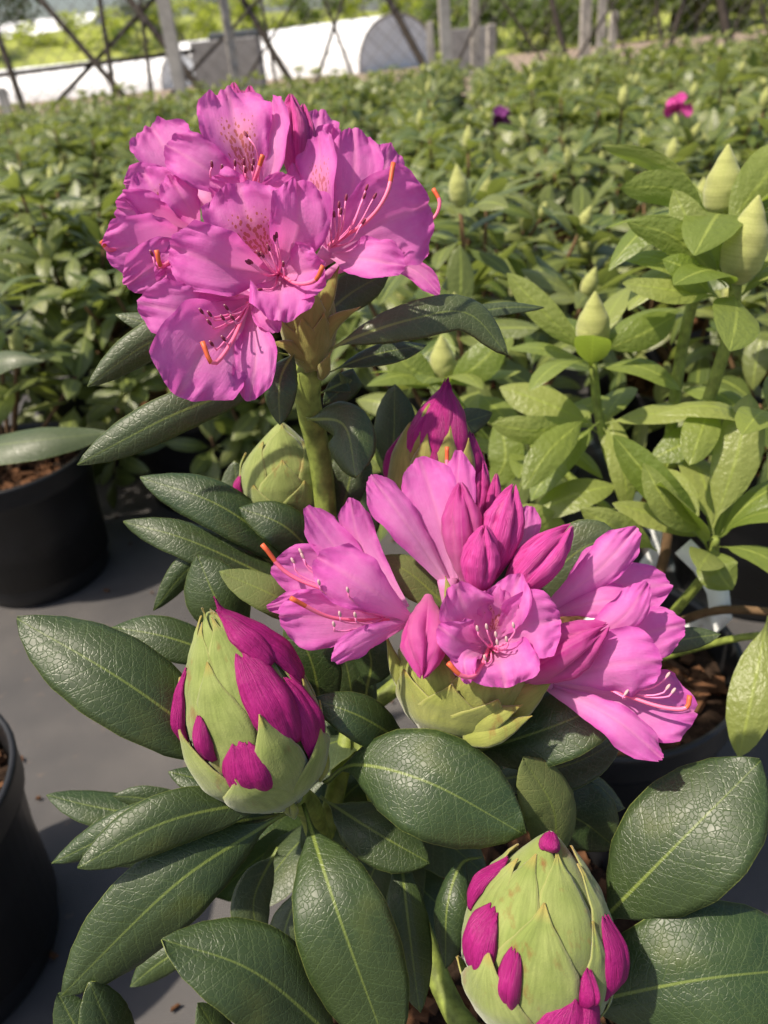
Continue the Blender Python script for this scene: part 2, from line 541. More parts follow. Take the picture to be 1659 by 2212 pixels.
def fabric_mat():
    m = NT('woven_ground_fabric')
    co = m.n('TexCoord').outputs['Object']
    x, y, _ = m.sep(co)
    wx = m.math('PINGPONG', x, 0.0013); wy = m.math('PINGPONG', y, 0.0013)
    h = m.math('ADD', m.math('MULTIPLY', wx, 380.0), m.math('MULTIPLY', wy, 380.0))
    f = m.noise(co, 5, 5)
    c = m.mix(m.ramp(f, [(0.35, 0.0), (0.7, 1.0)]), (0.058, 0.056, 0.058), (0.105, 0.098, 0.094))
    c = m.mix(m.math('MULTIPLY', h, 0.18), c, (0.03, 0.03, 0.034))
    d = m.ramp(m.noise(co, 60, 3), [(0.66, 0.0), (0.75, 0.5)])
    c = m.mix(d, c, (0.16, 0.12, 0.09))
    st = m.ramp(m.math('PINGPONG', m.math('ADD', x, 0.13), 0.30), [(0.0, 1.0), (0.012, 0.0)])
    c = m.mix(m.math('MULTIPLY', st, 0.6), c, (0.10, 0.15, 0.18))
    m.base(c); m.b.inputs['Roughness'].default_value = 0.6
    m.b.inputs['Specular IOR Level'].default_value = 0.35
    m.bump(m.math('ADD', h, m.math('MULTIPLY', f, 3.0)), 0.35, 0.002)
    return m.m

sheet('ground', -400, 400, -60, 900, -0.004, ground_mat())
# black weed-control fabric under the pots, with gentle ripples
fv, ff = [], []
NX, NY = 60, 60
for i in range(NY + 1):
    for j in range(NX + 1):
        x = -7 + 14 * j / NX; y = -1.0 + 13.0 * i / NY
        fv.append((x, y, 0.006 + 0.004 * noise.noise(V((x * 2.1, y * 2.1, 0)))))
for i in range(NY):
    for j in range(NX):
        a = i * (NX + 1) + j
        ff.append((a, a + 1, a + NX + 2, a + NX + 1))
o = link('ground_fabric', mesh('ground_fabric', fv, ff), fabric_mat())
o['kind'] = 'structure'

# ------------------------------------------------------------------ beyond the field: fence, tunnels, posts, trees
M['post'] = plain('weathered_post', (0.40, 0.37, 0.33), 0.85, 0.2, 0.25, 6, 0.4)
M['pole'] = plain('dark_pole', (0.040, 0.032, 0.026), 0.85, 0.2, 0.3, 8)
M['wire'] = plain('fence_wire', (0.16, 0.15, 0.14), 0.5, 0.5)
M['film'] = plain('white_tunnel_film', (0.80, 0.81, 0.82), 0.5, 0.35, 0.06, 1.2)
M['filmend'] = plain('grey_tunnel_end', (0.74, 0.77, 0.79), 0.5, 0.35, 0.1, 1.2)
M['conc'] = plain('grey_concrete', (0.25, 0.245, 0.24), 0.85, 0.2, 0.12, 4)
M['darkroof'] = plain('dark_cap', (0.05, 0.06, 0.07), 0.6, 0.3)
M['trunk'] = plain('tree_bark', (0.10, 0.075, 0.055), 0.9, 0.1, 0.3, 5)
M['tleaf_y'] = bgleaf_mat('spring_tree_leaf', (0.28, 0.33, 0.045), (0.44, 0.47, 0.10), (0.58, 0.66, 0.10), 0.45, 0.6)
M['tleaf_g'] = bgleaf_mat('green_tree_leaf', (0.075, 0.12, 0.028), (0.15, 0.20, 0.045), (0.22, 0.32, 0.05), 0.30, 0.6)
M['tleaf_d'] = bgleaf_mat('dark_tree_leaf', (0.035, 0.05, 0.022), (0.075, 0.09, 0.035), (0.10, 0.14, 0.04), 0.25, 0.6)

def cyl(name, a, b, ra, rb, mat, parent=None, n=8, seg=2, wob=0.0, seed=0):
    r = random.Random(seed)
    mids = [a.lerp(b, k / 3) + V((r.uniform(-wob, wob), r.uniform(-wob, wob), 0)) for k in (1, 2)] if wob else []
    v, f = tube_data([a] + mids + [b], [ra, rb], n, seg if not wob else 8)
    return link(name, mesh(name, v, f), M[mat], parent)

FENCE_D = 11.0
def base_of(px, d):
    """point on the ground straight below the far pixel column at depth d"""
    q = P(px, 130 - (px - 830) * 0.096, d)
    return V((q.x, q.y, 0))

posts = [(388, 10.6, .17, 'thick weathered grey post left of the grey concrete box'), (508, 11.2, .12, 'weathered grey post in front of the right end of the grey box'),
         (932, 11.0, .10, 'slim pale post just right of the tunnel end'), (966, 10.6, .15, 'thickest pale post right of the tunnel end'), (1027, 11.4, .12, 'pale post second to the right of the thickest post'),
         (1060, 11.8, .12, 'short pale post at right end of the post row beside the tunnel'), (1264, 12.4, .15, 'pale thick post at left of the cluster by the gravel path'),
         (1298, 12.0, .12, 'pale post in the middle of the cluster by the gravel path'), (1322, 12.6, .11, 'shortest pale post of the cluster by the gravel path'),
         (5, 10.2, .10, 'stubby post at the far left edge of the picture')]
hts = [2.3, 2.2, 1.05, 2.2, 1.9, 0.96, 1.2, 1.25, .98, 0.75]
for (px, d, w, lb), h in zip(posts, hts):
    q = base_of(px, d)
    r = random.Random(px)
    a = w / 2
    vs, fs = [], []
    for z, k in ((-.3, 1.0), (h * .5, .98), (h - .02, .96), (h, .86)):
        for sx, sy in ((-1, -1), (1, -1), (1, 1), (-1, 1)):
            vs.append(V((sx * a * k + r.uniform(-.006, .006), sy * a * k + r.uniform(-.006, .006), z)))
    for i in range(3):
        for j in range(4):
            fs.append((i * 4 + j, i * 4 + (j + 1) % 4, i * 4 + 4 + (j + 1) % 4, i * 4 + 4 + j))
    fs += [(3, 2, 1, 0), (12, 13, 14, 15)]
    o = link('wooden_post', mesh('wooden_post', vs, fs, smooth=False), M['post'])
    o.location = q
    o.rotation_euler = (r.uniform(-.02, .02), r.uniform(-.02, .02), r.uniform(-.3, .3))
    tag(o, lb, 'post', 'weathered posts along the far fence')

# lattice fence of crossed dark poles with diamond wire netting
fence = empty('lattice_fence', base_of(830, FENCE_D), 'dark crossed-pole lattice fence with wire netting behind the plant field', 'fence')
FO = V(fence.location)
def fpole(x0, y0, x1, y1, d0, d1, r, seed=0):
    a, b = P(x0, y0, d0), P(x1, y1, d1)
    # run on upwards out of the frame and down into the ground
    t = (b - a)
    if b.z > -.1: b = a + t * ((a.z + .05) / max(1e-3, (a.z - b.z)))
    if a.z < 2.3: a = a - t * ((2.3 - a.z) / max(1e-3, (P(x0, y0, d0).z - P(x1, y1, d1).z)))
    return cyl('pole', a - FO, b - FO, r, r * 1.1, 'pole', fence, 7, 3, .02, seed)
for i, q in enumerate(((85, 0, 258, 195, .042), (283, 0, 440, 205, .050), (522, 0, 640, 190, .045), (842, 0, 920, 150, .050), (1192, 0, 1214, 92, .042), (1556, 0, 1572, 85, .060),
                       (700, 0, 760, 160, .022), (1085, 0, 1150, 100, .018), (1320, 0, 1345, 90, .016), (1420, 0, 1432, 90, .022), (1640, 0, 1655, 60, .018),
                       (20, 150, 50, 240, .045), (232, 110, 248, 215, .036), (310, 60, 325, 200, .030), (585, 120, 596, 190, .022))):
    fpole(q[0], q[1], q[2], q[3], 10.9, 10.9, q[4], i)
for i, q in enumerate(((330, 0, 210, 130, .030), (560, 0, 420, 150, .022), (740, 0, 700, 130, .024), (640, 0, 560, 130, .018), (1050, 0, 985, 140, .018), (1480, 0, 1452, 90, .034), (1330, 0, 1290, 60, .018), (1610, 0, 1585, 70, .016))):
    fpole(q[0], q[1], q[2], q[3], 11.05, 11.05, q[4], 40 + i)
# rail and wire netting
rail = cyl('rail', P(-100, 175, 11.0) - FO, P(420, 110, 11.0) - FO, .03, .03, 'pole', fence)
a0, a1 = base_of(-150, 11.15), base_of(1810, 11.15)
vs, fs = [], []
ln = (a1 - a0); W = ln.length; ex = ln.normalized()
step = 0.24
k = -2.4
while k < W:
    for sgn in (1, -1):
        x0 = k if sgn > 0 else k + 2.3
        p0 = a0 + ex * x0 + V((0, 0, 0.0)); p1 = a0 + ex * (x0 + sgn * 2.3) + V((0, 0, 2.3))
        lo, hi = 0.0, 1.0
        if min(x0, x0 + sgn * 2.3) > -.5 and max(x0, x0 + sgn * 2.3) < W + .5:
            tube_data([p0 - FO, p1 - FO], [.0042, .0042], 4, 1, vs, fs, cap=False)
    k += step
o = link('wire_netting', mesh('wire_netting', vs, fs), M['wire'], fence)
o['kind'] = 'stuff'

def tunnel(name, q0, q1, w, h, label, endmat=True, n=24):
    """hoop tunnel from q0 to q1 (ground points of the ridge line)"""
    root = empty(name, q0, label, 'polytunnel', 'white polytunnels')
    ax = (q1 - q0); L = ax.length; ax.normalize()
    sd = V((ax.y, -ax.x, 0))
    nb = max(6, int(L / 1.5))
    vs, fs = [], []
    for i in range(nb + 1):
        for sub in (0, 1):
            if i == nb and sub: break
            s = L * (i + .5 * sub) / nb
            k = 1.0 if sub == 0 else 0.985
            for j in range(n + 1):
                a = math.pi * j / n
                vs.append(ax * s + sd * (math.cos(a) * w / 2 * k) + V((0, 0, h * k * math.sin(a) ** .85)))
    rows = 2 * nb + 1
    for i in range(rows - 1):
        for j in range(n):
            c = i * (n + 1) + j
            fs.append((c, c + 1, c + n + 2, c + n + 1))
    link('film_cover', mesh('film_cover', vs, fs), M['film'], root)
    for s, nm in ((0.0, 'end_wall'), (L, 'end_wall')):
        c = ax * (s + (.02 if s == 0 else -.02))
        vv = [c + sd * (math.cos(math.pi * j / n) * w / 2 * .97) + V((0, 0, .97 * h * math.sin(math.pi * j / n) ** .85)) for j in range(n + 1)]
        link(nm, mesh(nm, vv, [tuple(range(n + 1))], smooth=False), M['filmend'], root)
    for i in (0, nb):
        pts = [ax * (L * i / nb) + sd * (math.cos(math.pi * j / 16) * w / 2 * 1.005) + V((0, 0, 1.005 * h * math.sin(math.pi * j / 16) ** .85)) for j in range(17)]
        v, f = tube_data(pts, [.03, .03], 6, 24)
        link('hoop', mesh('hoop', v, f), M['post'], root)
    return root

tunnel('polytunnel', base_of(862, 32), base_of(420, 42), 4.6, 1.95, 'white polytunnel whose arched grey end shows above the big flower truss')
tunnel('polytunnel', base_of(395, 36), base_of(-320, 40), 4.6, 1.42, 'long low white polytunnel at the far left behind the lattice fence')
tunnel('polytunnel', base_of(270, 62), base_of(-60, 66), 9.0, 5.0, 'distant white greenhouse roof high at the upper left corner')

# grey block between the posts
q = base_of(500, 17.0)
root = empty('concrete_block', q, 'square grey concrete box standing between the two left fence posts', 'utility box')
def boxmesh(nm, x0, x1, y0, y1, z0, z1, mat, parent, bev=.02):
    vs = []
    for z, k in ((z0, 0), (z1 - bev, 0), (z1, bev)):
        for x, y in ((x0 + k, y0 + k), (x1 - k, y0 + k), (x1 - k, y1 - k), (x0 + k, y1 - k)): vs.append((x, y, z))
    fs = [(3, 2, 1, 0), (8, 9, 10, 11)]
    for i in range(2):
        for j in range(4): fs.append((i * 4 + j, i * 4 + (j + 1) % 4, i * 4 + 4 + (j + 1) % 4, i * 4 + 4 + j))
    return link(nm, mesh(nm, vs, fs, smooth=False), M[mat], parent)
boxmesh('body', -.70, .70, -.6, .6, 0, 1.22, 'conc', root)
boxmesh('lid', -.30, .72, -.5, .62, 1.22, 1.36, 'darkroof', root, .06)
q = base_of(1012, 20)
root = empty('concrete_block', q, 'pale concrete slab behind the posts right of the tunnel end', 'concrete block')
boxmesh('body', -.62, .62, -.3, .3, 0, 1.05, 'conc', root)

# grassy bank rising behind the tunnels
bm_ = NT('spring_grass')
co_ = bm_.n('TexCoord').outputs['Object']
bm_.base(bm_.mix(bm_.ramp(bm_.noise(co_, .8, 5), [(.3, 0.), (.7, 1.)]), (0.20, 0.25, 0.040), (0.38, 0.41, 0.085)))
bm_.b.inputs['Roughness'].default_value = .9
bm_.bump(bm_.noise(co_, 5, 4), .8, .25)
vs, fs = [], []
NB = 70
for i in range(9):
    for j in range(NB + 1):
        x = -70 + 110 * j / NB; y = 43 + i * 3.0 + 1.5 * noise.noise(V((x * .1, i * .4, 0)))
        h = (3.6 * sstep(0, 6, i) - .1) * (1 - .55 * sstep(-2, 12, x)) + (.5 * noise.noise(V((x * .25, i * .6, 3))) if i else 0)
        vs.append((x, y, h))
for i in range(8):
    for j in range(NB):
        a = i * (NB + 1) + j
        fs.append((a, a + 1, a + NB + 2, a + NB + 1))
o = link('grass_bank', mesh('grass_bank', vs, fs), bm_.m)
o['kind'] = 'structure'

# trees and shrubs
def leaf_cloud(rnd, blobs, n, size, name):
    vs, fs, nuv, tint = [], [], [], []
    for k in range(n):
        c, r = blobs[rnd.randrange(len(blobs))]
        d = V((rnd.gauss(0, 1), rnd.gauss(0, 1), rnd.gauss(0, 1))).normalized() * (rnd.random() ** .45)
        q = c + V((d.x * r.x, d.y * r.y, d.z * r.z))
        a = V((rnd.gauss(0, 1), rnd.gauss(0, 1), rnd.gauss(0, .6))).normalized()
        b = a.cross(V((rnd.gauss(0, 1), rnd.gauss(0, 1), rnd.gauss(0, 1))).normalized())
        s = size * rnd.uniform(.6, 1.4)
        o = len(vs)
        vs += [q - a * s, q + b * s * .5, q + a * s, q - b * s * .5]
        nuv += [(0, .5), (.5, 1), (1, .5), (.5, 0)]
        fs.append((o, o + 1, o + 2, o + 3))
        tint += [rnd.random()] * 4
    me = mesh(name, vs, fs, {'nuv': nuv}, smooth=False)
    at = me.attributes.new('tint', 'FLOAT', 'POINT')
    at.data.foreach_set('value', tint)
    return me

TREES = [(-60, 46, 7.0, 'tleaf_d', 'dark bare-looking tree in the upper left corner'), (30, 52, 8.0, 'tleaf_d', 'tall dark tree left of the distant greenhouse roof'),
         (260, 55, 4.4, 'tleaf_g', 'green tree rising right of the distant greenhouse roof'), (330, 70, 6.5, 'tleaf_d', 'dark evergreen far behind the thick left post'),
         (470, 75, 6.8, 'tleaf_d', 'dark treetop above the grey box'), (860, 60, 6.0, 'tleaf_g', 'green tree above the polytunnel end'),
         (960, 52, 6.5, 'tleaf_y', 'bright yellow-green tree behind the pale posts'), (1090, 48, 6.6, 'tleaf_g', 'mid green tree right of the pale post row'),
         (1210, 44, 6.2, 'tleaf_g', 'green tree behind the post cluster by the gravel path'), (1330, 42, 6.5, 'tleaf_y', 'yellowish tree behind the gravel path'),
         (1450, 40, 6.5, 'tleaf_d', 'dark shady tree behind the gravel path'), (1570, 42, 6.8, 'tleaf_g', 'green tree behind the thick dark pole at right'), (1700, 40, 7.0, 'tleaf_d', 'dark tree at the right edge')]
for i, (px, d, h, mt, lb) in enumerate(TREES):
    r = random.Random(500 + i)
    q = base_of(px, d)
    t = empty('tree', q, lb, 'tree', 'trees beyond the nursery')
    v, f = tube_data([V((0, 0, -.2)), V((r.uniform(-.2, .2), 0, h * .35)), V((r.uniform(-.4, .4), r.uniform(-.3, .3), h * .85))], [.20, .14, .04], 8, 8)
    for k in range(5):
        z = h * r.uniform(.25, .6); an = r.uniform(0, 6.28)
        tube_data([V((0, 0, z)), V((math.cos(an) * h * .12, math.sin(an) * h * .12, z + h * .12)), V((math.cos(an) * h * .22, math.sin(an) * h * .22, z + h * .2))], [.07, .05, .02], 6, 4, v, f)
    link('trunk', mesh('trunk', v, f), M['trunk'], t)
    low = mt != 'tleaf_d' or i > 8
    blobs = [(V((r.uniform(-.28, .28) * h, r.uniform(-.2, .2) * h, h * r.uniform(.22 if low else .35, .9))), V((1, 1, .7)) * h * r.uniform(.12, .2)) for _ in range(18)]
    link('crown', leaf_cloud(r, blobs, 3600, .16, 'crown'), M[mt], t)['kind'] = 'stuff'
SHR = [(-40, 52, 3.6), (60, 50, 3.8), (150, 48, 4.2), (240, 46, 4.4), (330, 45, 4.4), (420, 45, 4.5), (520, 46, 4.5), (610, 46, 4.3), (700, 46, 4.3), (790, 47, 4.5), (880, 46, 4.6), (980, 42, 3.8), (1080, 40, 3.4), (1180, 38, 3.0), (1290, 38, 2.8), (1400, 38, 2.8), (1500, 38, 2.8), (1600, 38, 2.8)]
for i, (px, d, h) in enumerate(SHR):
    r = random.Random(900 + i)
    t = empty('shrub', base_of(px, d), 'yellow-green shrub in the bank of bushes behind the white tunnels' if i < 11 else 'low green shrub in the hedge beyond the gravel path', 'shrub', 'bank of bushes behind the tunnels' if i < 11 else 'hedge beyond the gravel path')
    v, f = [], []
    for k in range(5):
        an = r.uniform(0, 6.28)
        tube_data([V((0, 0, -.1)), V((math.cos(an) * .3, math.sin(an) * .3, h * .4)), V((math.cos(an) * .8, math.sin(an) * .8, h * .8))], [.04, .03, .01], 5, 4, v, f)
    link('stem', mesh('stem', v, f), M['trunk'], t)
    blobs = [(V((r.uniform(-1.7, 1.7), r.uniform(-.9, .9), h * r.uniform(.12, .88))), V((1.0, .8, .6)) * r.uniform(.6, 1.0)) for _ in range(20)]
    link('foliage', leaf_cloud(r, blobs, 2600, .13, 'foliage'), M['tleaf_y' if i < 11 and r.random() < .8 else 'tleaf_g'], t)['kind'] = 'stuff'

# ================================================================== THE FLOWERING PLANT IN FRONT
POT_C = V((0.035, 0.300, 0.006))

def pot_profile(R=0.140, H=0.240):
    b = R * 0.80
    return [(0.0, 0.0), (b * 0.96, 0.0), (b, 0.006), (b * 1.01, 0.03), (R * 0.945, H - 0.040), (R * 0.985, H - 0.036), (R * 0.985, H - 0.030),
            (R * 0.995, H - 0.010), (R * 1.005, H - 0.004), (R * 1.0, H), (R * 0.965, H), (R * 0.955, H - 0.006), (R * 0.93, H - 0.03), (R * 0.90, H - 0.06), (R * 0.86, 0.04), (0.0, 0.04)]

POT_MESH = None
def pot_mesh():
    global POT_MESH
    if POT_MESH is None:
        v, f = lathe_data(pot_profile(), 56)
        POT_MESH = mesh('pot', v, f)
    return POT_MESH

SOIL_MESHES = {}
def soil_mesh(kind, R=0.128, z=0.205, n=220):
    """a mound of bark chips filling the pot"""
    if kind in SOIL_MESHES: return SOIL_MESHES[kind]
    rnd = random.Random(kind)
    verts, faces = [V((0, 0, z + 0.004))], []
    rings = 5
    for i in range(1, rings + 1):
        for j in range(24):
            a = 2 * math.pi * j / 24
            r = R * i / rings
            verts.append(V((r * math.cos(a), r * math.sin(a), z + 0.006 * noise.noise(V((r * 60 * math.cos(a), r * 60 * math.sin(a), kind))))))
    for j in range(24):
        faces.append((0, 1 + j, 1 + (j + 1) % 24))
    for i in range(rings - 1):
        for j in range(24):
            a, b = 1 + i * 24 + j, 1 + i * 24 + (j + 1) % 24
            faces.append((a, a + 24, b + 24, b))
    nsoil = len(faces)
    for k in range(n):
        r = R * 0.94 * math.sqrt(rnd.random()); a = rnd.uniform(0, 6.28)
        c = V((r * math.cos(a), r * math.sin(a), z + rnd.uniform(0.002, 0.010)))
        lx, ly, lz = rnd.uniform(.005, .016), rnd.uniform(.003, .007), rnd.uniform(.0015, .004)
        m3 = Matrix.Rotation(rnd.uniform(0, 6.28), 3, 'Z') @ Matrix.Rotation(rnd.uniform(-.5, .5), 3, 'X') @ Matrix.Rotation(rnd.uniform(-.5, .5), 3, 'Y')
        o = len(verts)
        for sx in (-1, 1):
            for sy in (-1, 1):
                for sz in (-1, 1):
                    verts.append(c + m3 @ V((sx * lx * rnd.uniform(.7, 1), sy * ly * rnd.uniform(.6, 1), sz * lz)))
        for f in ((0, 1, 3, 2), (4, 6, 7, 5), (0, 4, 5, 1), (2, 3, 7, 6), (0, 2, 6, 4), (1, 5, 7, 3)):
            faces.append(tuple(o + q for q in f))
    me = mesh('bark_mulch', verts, faces, smooth=False)
    me.materials.append(M['soil']); me.materials.append(M['bark'])
    me.polygons.foreach_set('material_index', [0] * nsoil + [1] * (len(faces) - nsoil))
    SOIL_MESHES[kind] = me
    return me

def add_pot(root, kind=1):
    p = link('pot', pot_mesh(), M['pot'], root)
    s = link('bark_mulch', soil_mesh(kind), None, p)
    s['kind'] = 'stuff'
    return p

plant = empty('potted_rhododendron', POT_C, 'large flowering rhododendron in front with two pink flower trusses and two fat magenta-tipped buds', 'potted plant')
O = POT_C
add_pot(plant, 1)

# ---------------------------------------------------------------- stems
def stem(pts, radii, parent, origin, mat='stem', name='stem', n=9, seg=18):
    v, f = tube_data([q - origin for q in pts], radii, n, seg)
    return link(name, mesh(name, v, f), M[mat], parent)

fork = P(760, 1560, 0.475)
soil0 = POT_C + V((0, 0, 0.205))
stem([soil0, soil0 + V((-0.005, 0.01, 0.08)), fork], [0.0085, 0.0075, 0.007], plant, O, 'twig')
stem([fork, P(715, 1330, 0.462), P(704, 1110, 0.448), P(690, 985, 0.435), P(664, 860, 0.415), P(672, 760, 0.405)], [0.0060, 0.0062, 0.0062, 0.0066, 0.0075], plant, O)
stem([fork, P(700, 1800, 0.440), P(668, 1745, 0.405), P(620, 1712, 0.378)], [0.0060, 0.0058, 0.0066, 0.0075], plant, O)
stem([fork, P(880, 1680, 0.43), P(955, 1600, 0.392), P(970, 1520, 0.380)], [0.0058, 0.0062, 0.0075], plant, O)
stem([fork, P(950, 2120, 0.42), P(1060, 2260, 0.380), P(1148, 2240, 0.345)], [0.0058, 0.0060, 0.0066, 0.0075], plant, O)
stem([fork, P(690, 1300, 0.50), P(620, 1118, 0.468)], [0.0052, 0.0055, 0.0062], plant, O)
stem([fork, P(930, 1400, 0.47), P(918, 1180, 0.438)], [0.0052, 0.0058, 0.0068], plant, O)

# ---------------------------------------------------------------- leaves
def leaf(b, m, t, hw, roll=0, curl=0.35, kup=0.12, mat='leaf', fold=0.0, wave=0.10, extra=None, pet=0.10, nu=26, twist=0):
    pts = [P(*b)] + ([P(*q) for q in extra] if extra else []) + [P(*m), P(*t)]
    d = m[2]
    L = sum((y - x).length for x, y in zip(pts, pts[1:]))
    pts[-1] = pts[-1] + (pts[-1] - pts[-2]).normalized() * 0.001
    w = mpx(hw, d) / max(0.55, math.cos(math.radians(roll)))
    v, f, uv = blade(pts, w, LEAFP, O, roll=roll, kup=kup, curl=curl, fold=fold, wave=wave, nu=nu, nv=12, groove=0.05, seed=nseed(), petiole=pet, twist=twist)
    me = mesh('leaf', v, f, uv)
    o = link('leaf', me, [M[mat], M['under']], plant)
    md = o.modifiers.new('thickness', 'SOLIDIFY')
    md.thickness = 0.00045
    md.offset = -1
    md.material_offset = 1
    md.material_offset_rim = 0
    return o

# whorl under the lower left bud
leaf((565, 1690, .375), (285, 1482, .345), (40, 1338, .352), 100, roll=-8, curl=.45)
leaf((625, 1722, .378), (375, 1770, .345), (172, 1872, .335), 62, roll=12, curl=.55)
leaf((610, 1735, .392), (300, 1780, .372), (116, 1862, .372), 48, roll=10, curl=.8, extra=[(480, 1740, .385)])
leaf((640, 1755, .385), (440, 1790, .37), (235, 1862, .372), 62, roll=35, curl=.5)
leaf((640, 1745, .382), (375, 1915, .345), (136, 2148, .340), 92, roll=14, curl=.50, extra=[(545, 1800, .37)])
leaf((655, 1735, .380), (725, 1960, .335), (845, 2290, .335), 110, roll=-6, curl=.42)
leaf((770, 2290, .350), (560, 2105, .325), (355, 2030, .322), 98, roll=-10, curl=.4, fold=.10)
leaf((700, 1692, .390), (930, 1692, .352), (1128, 1800, .352), 118, roll=-4, curl=.40, extra=[(770, 1652, .372)], pet=.16)
leaf((1185, 1905, .385), (1200, 1760, .372), (1132, 1640, .366), 62, roll=-28, curl=.55, mat='under', kup=0)
leaf((1270, 2020, .372), (1480, 1805, .352), (1640, 1646, .358), 128, roll=6, curl=.32)
leaf((1200, 2180, .372), (1510, 2118, .340), (1790, 2090, .345), 148, roll=-14, curl=.45)
leaf((860, 1800, .400), (882, 1990, .375), (906, 2182, .372), 52, roll=10, curl=.6)
leaf((1040, 1850, .395), (965, 1960, .378), (962, 2088, .378), 46, roll=-25, curl=1.1, extra=[(995, 1868, .39)])
leaf((690, 1720, .400), (800, 1790, .385), (925, 1862, .382), 64, roll=10, curl=.4)
leaf((900, 1622, .400), (785, 1550, .372), (682, 1512, .372), 54, roll=-12, curl=.45)
leaf((975, 1640, .402), (1190, 1570, .378), (1350, 1500, .380), 78, roll=8, curl=.3)
leaf((1000, 1700, .43), (1230, 1650, .415), (1345, 1590, .415), 48, roll=25, curl=.4, mat='leaf_grey')
leaf((1120, 1640, .43), (1230, 1690, .415), (1345, 1742, .415), 46, roll=15, curl=.4, mat='leaf_grey')
leaf((1060, 1760, .42), (1220, 1760, .410), (1330, 1830, .410), 80, roll=-25, curl=.5)
leaf((700, 1570, .415), (672, 1430, .395), (622, 1338, .395), 58, roll=20, curl=.35)
leaf((545, 1400, .425), (470, 1300, .408), (428, 1203, .410), 72, roll=12, curl=.65)
leaf((690, 1350, .425), (590, 1285, .396), (478, 1236, .394), 42, roll=-15, curl=.4, mat='under', extra=[(650, 1325, .41)])
leaf((690, 1300, .455), (430, 1175, .428), (270, 1128, .430), 46, roll=-12, curl=.5)
leaf((695, 1260, .462), (430, 1215, .430), (334, 1316, .428), 36, roll=20, curl=.7, extra=[(570, 1208, .445)])
leaf((700, 1260, .462), (490, 1100, .432), (306, 1032, .435), 56, roll=-10, curl=.5)
leaf((712, 1240, .458), (620, 1140, .432), (520, 1098, .432), 50, roll=-8, curl=.5)
leaf((540, 1440, .43), (370, 1378, .415), (245, 1355, .415), 48, roll=-14, curl=.4)
leaf((640, 1720, .42), (470, 1690, .405), (368, 1668, .405), 34, roll=-30, curl=.4)
leaf((480, 1790, .46), (220, 1745, .450), (104, 1718, .450), 42, roll=-14, curl=.5)
leaf((520, 1790, .455), (330, 1730, .445), (248, 1720, .445), 30, roll=20, curl=.5)
leaf((600, 1830, .43), (550, 1940, .415), (560, 2030, .412), 46, roll=25, curl=.6, mat='leaf_grey')
leaf((660, 1900, .44), (620, 1990, .43), (600, 2080, .43), 40, roll=-20, curl=.6, mat='leaf_grey')
leaf((470, 2010, .44), (360, 2070, .43), (284, 2128, .43), 34, roll=10, curl=.6)
leaf((330, 2330, .36), (245, 2230, .342), (196, 2126, .340), 58, roll=-20, curl=.5)
leaf((290, 2330, .375), (180, 2240, .362), (128, 2150, .362), 48, roll=15, curl=.5)
leaf((560, 2330, .36), (480, 2240, .35), (430, 2170, .35), 40, roll=-30, curl=.5)
leaf((610, 2330, .37), (600, 2220, .36), (520, 2200, .36), 40, roll=-30, curl=.5)
# leaves below the upper truss
leaf((672, 782, .405), (1010, 676, .394), (1094, 764, .398), 46, roll=14, curl=.55, extra=[(745, 738, .398), (885, 690, .392)], mat='leaf_grey', pet=.14)
leaf((800, 720, .440), (1060, 668, .450), (1172, 664, .455), 18, roll=25, curl=.5, mat='leaf_grey')
leaf((668, 822, .412), (800, 768, .415), (918, 745, .420), 25, roll=35, curl=.4, pet=.25)
leaf((690, 690, .420), (760, 632, .430), (838, 588, .436), 42, roll=-10, curl=.5, mat='leaf_grey')
leaf((640, 752, .398), (605, 820, .380), (604, 914, .384), 42, roll=-10, curl=.9)
leaf((640, 800, .402), (370, 898, .372), (170, 1002, .374), 50, roll=10, curl=.75, mat='leaf_grey', extra=[(520, 842, .385)])
leaf((630, 770, .405), (330, 738, .385), (192, 832, .385), 46, roll=14, curl=.9, mat='leaf_grey', extra=[(440, 725, .392)])
leaf((600, 760, .42), (330, 700, .415), (254, 680, .415), 32, roll=0, curl=.6, mat='leaf_grey')
leaf((662, 905, .412), (742, 918, .396), (768, 1028, .390), 62, roll=-10, curl=.95, pet=.05)
leaf((840, 1080, .470), (850, 950, .455), (852, 834, .452), 48, roll=15, curl=.35)
leaf((900, 1010, .470), (985, 925, .465), (1060, 894, .465), 34, roll=0, curl=.4, mat='leaf_grey')
leaf((740, 1230, .455), (785, 1130, .435), (800, 1048, .432), 30, roll=35, curl=.6)
leaf((730, 1140, .475), (750, 1060, .468), (770, 960, .468), 50, roll=0, curl=.4, mat='leaf_grey')
leaf((985, 1330, .400), (890, 1240, .395), (818, 1206, .395), 44, roll=-30, curl=.35, mat='under')
leaf((1080, 1350, .440), (1250, 1190, .430), (1345, 1165, .430), 66, roll=-10, curl=.3, mat='leaf_grey')
leaf((1330, 1410, .43), (1470, 1382, .42), (1552, 1370, .42), 27, roll=0, curl=.5, mat='leaf_grey')
leaf((690, 850, .425), (760, 820, .430), (702, 872, .43), 30, roll=20, curl=.4)
leaf((790, 1500, .43), (800, 1420, .42), (760, 1350, .42), 50, roll=20, curl=.4)
leaf((760, 1620, .44), (760, 1500, .43), (740, 1400, .43), 60, roll=-10, curl=.4)
leaf((560, 1180, .49), (520, 1080, .49), (505, 1000, .49), 40, roll=0, curl=.4, mat='leaf_grey')
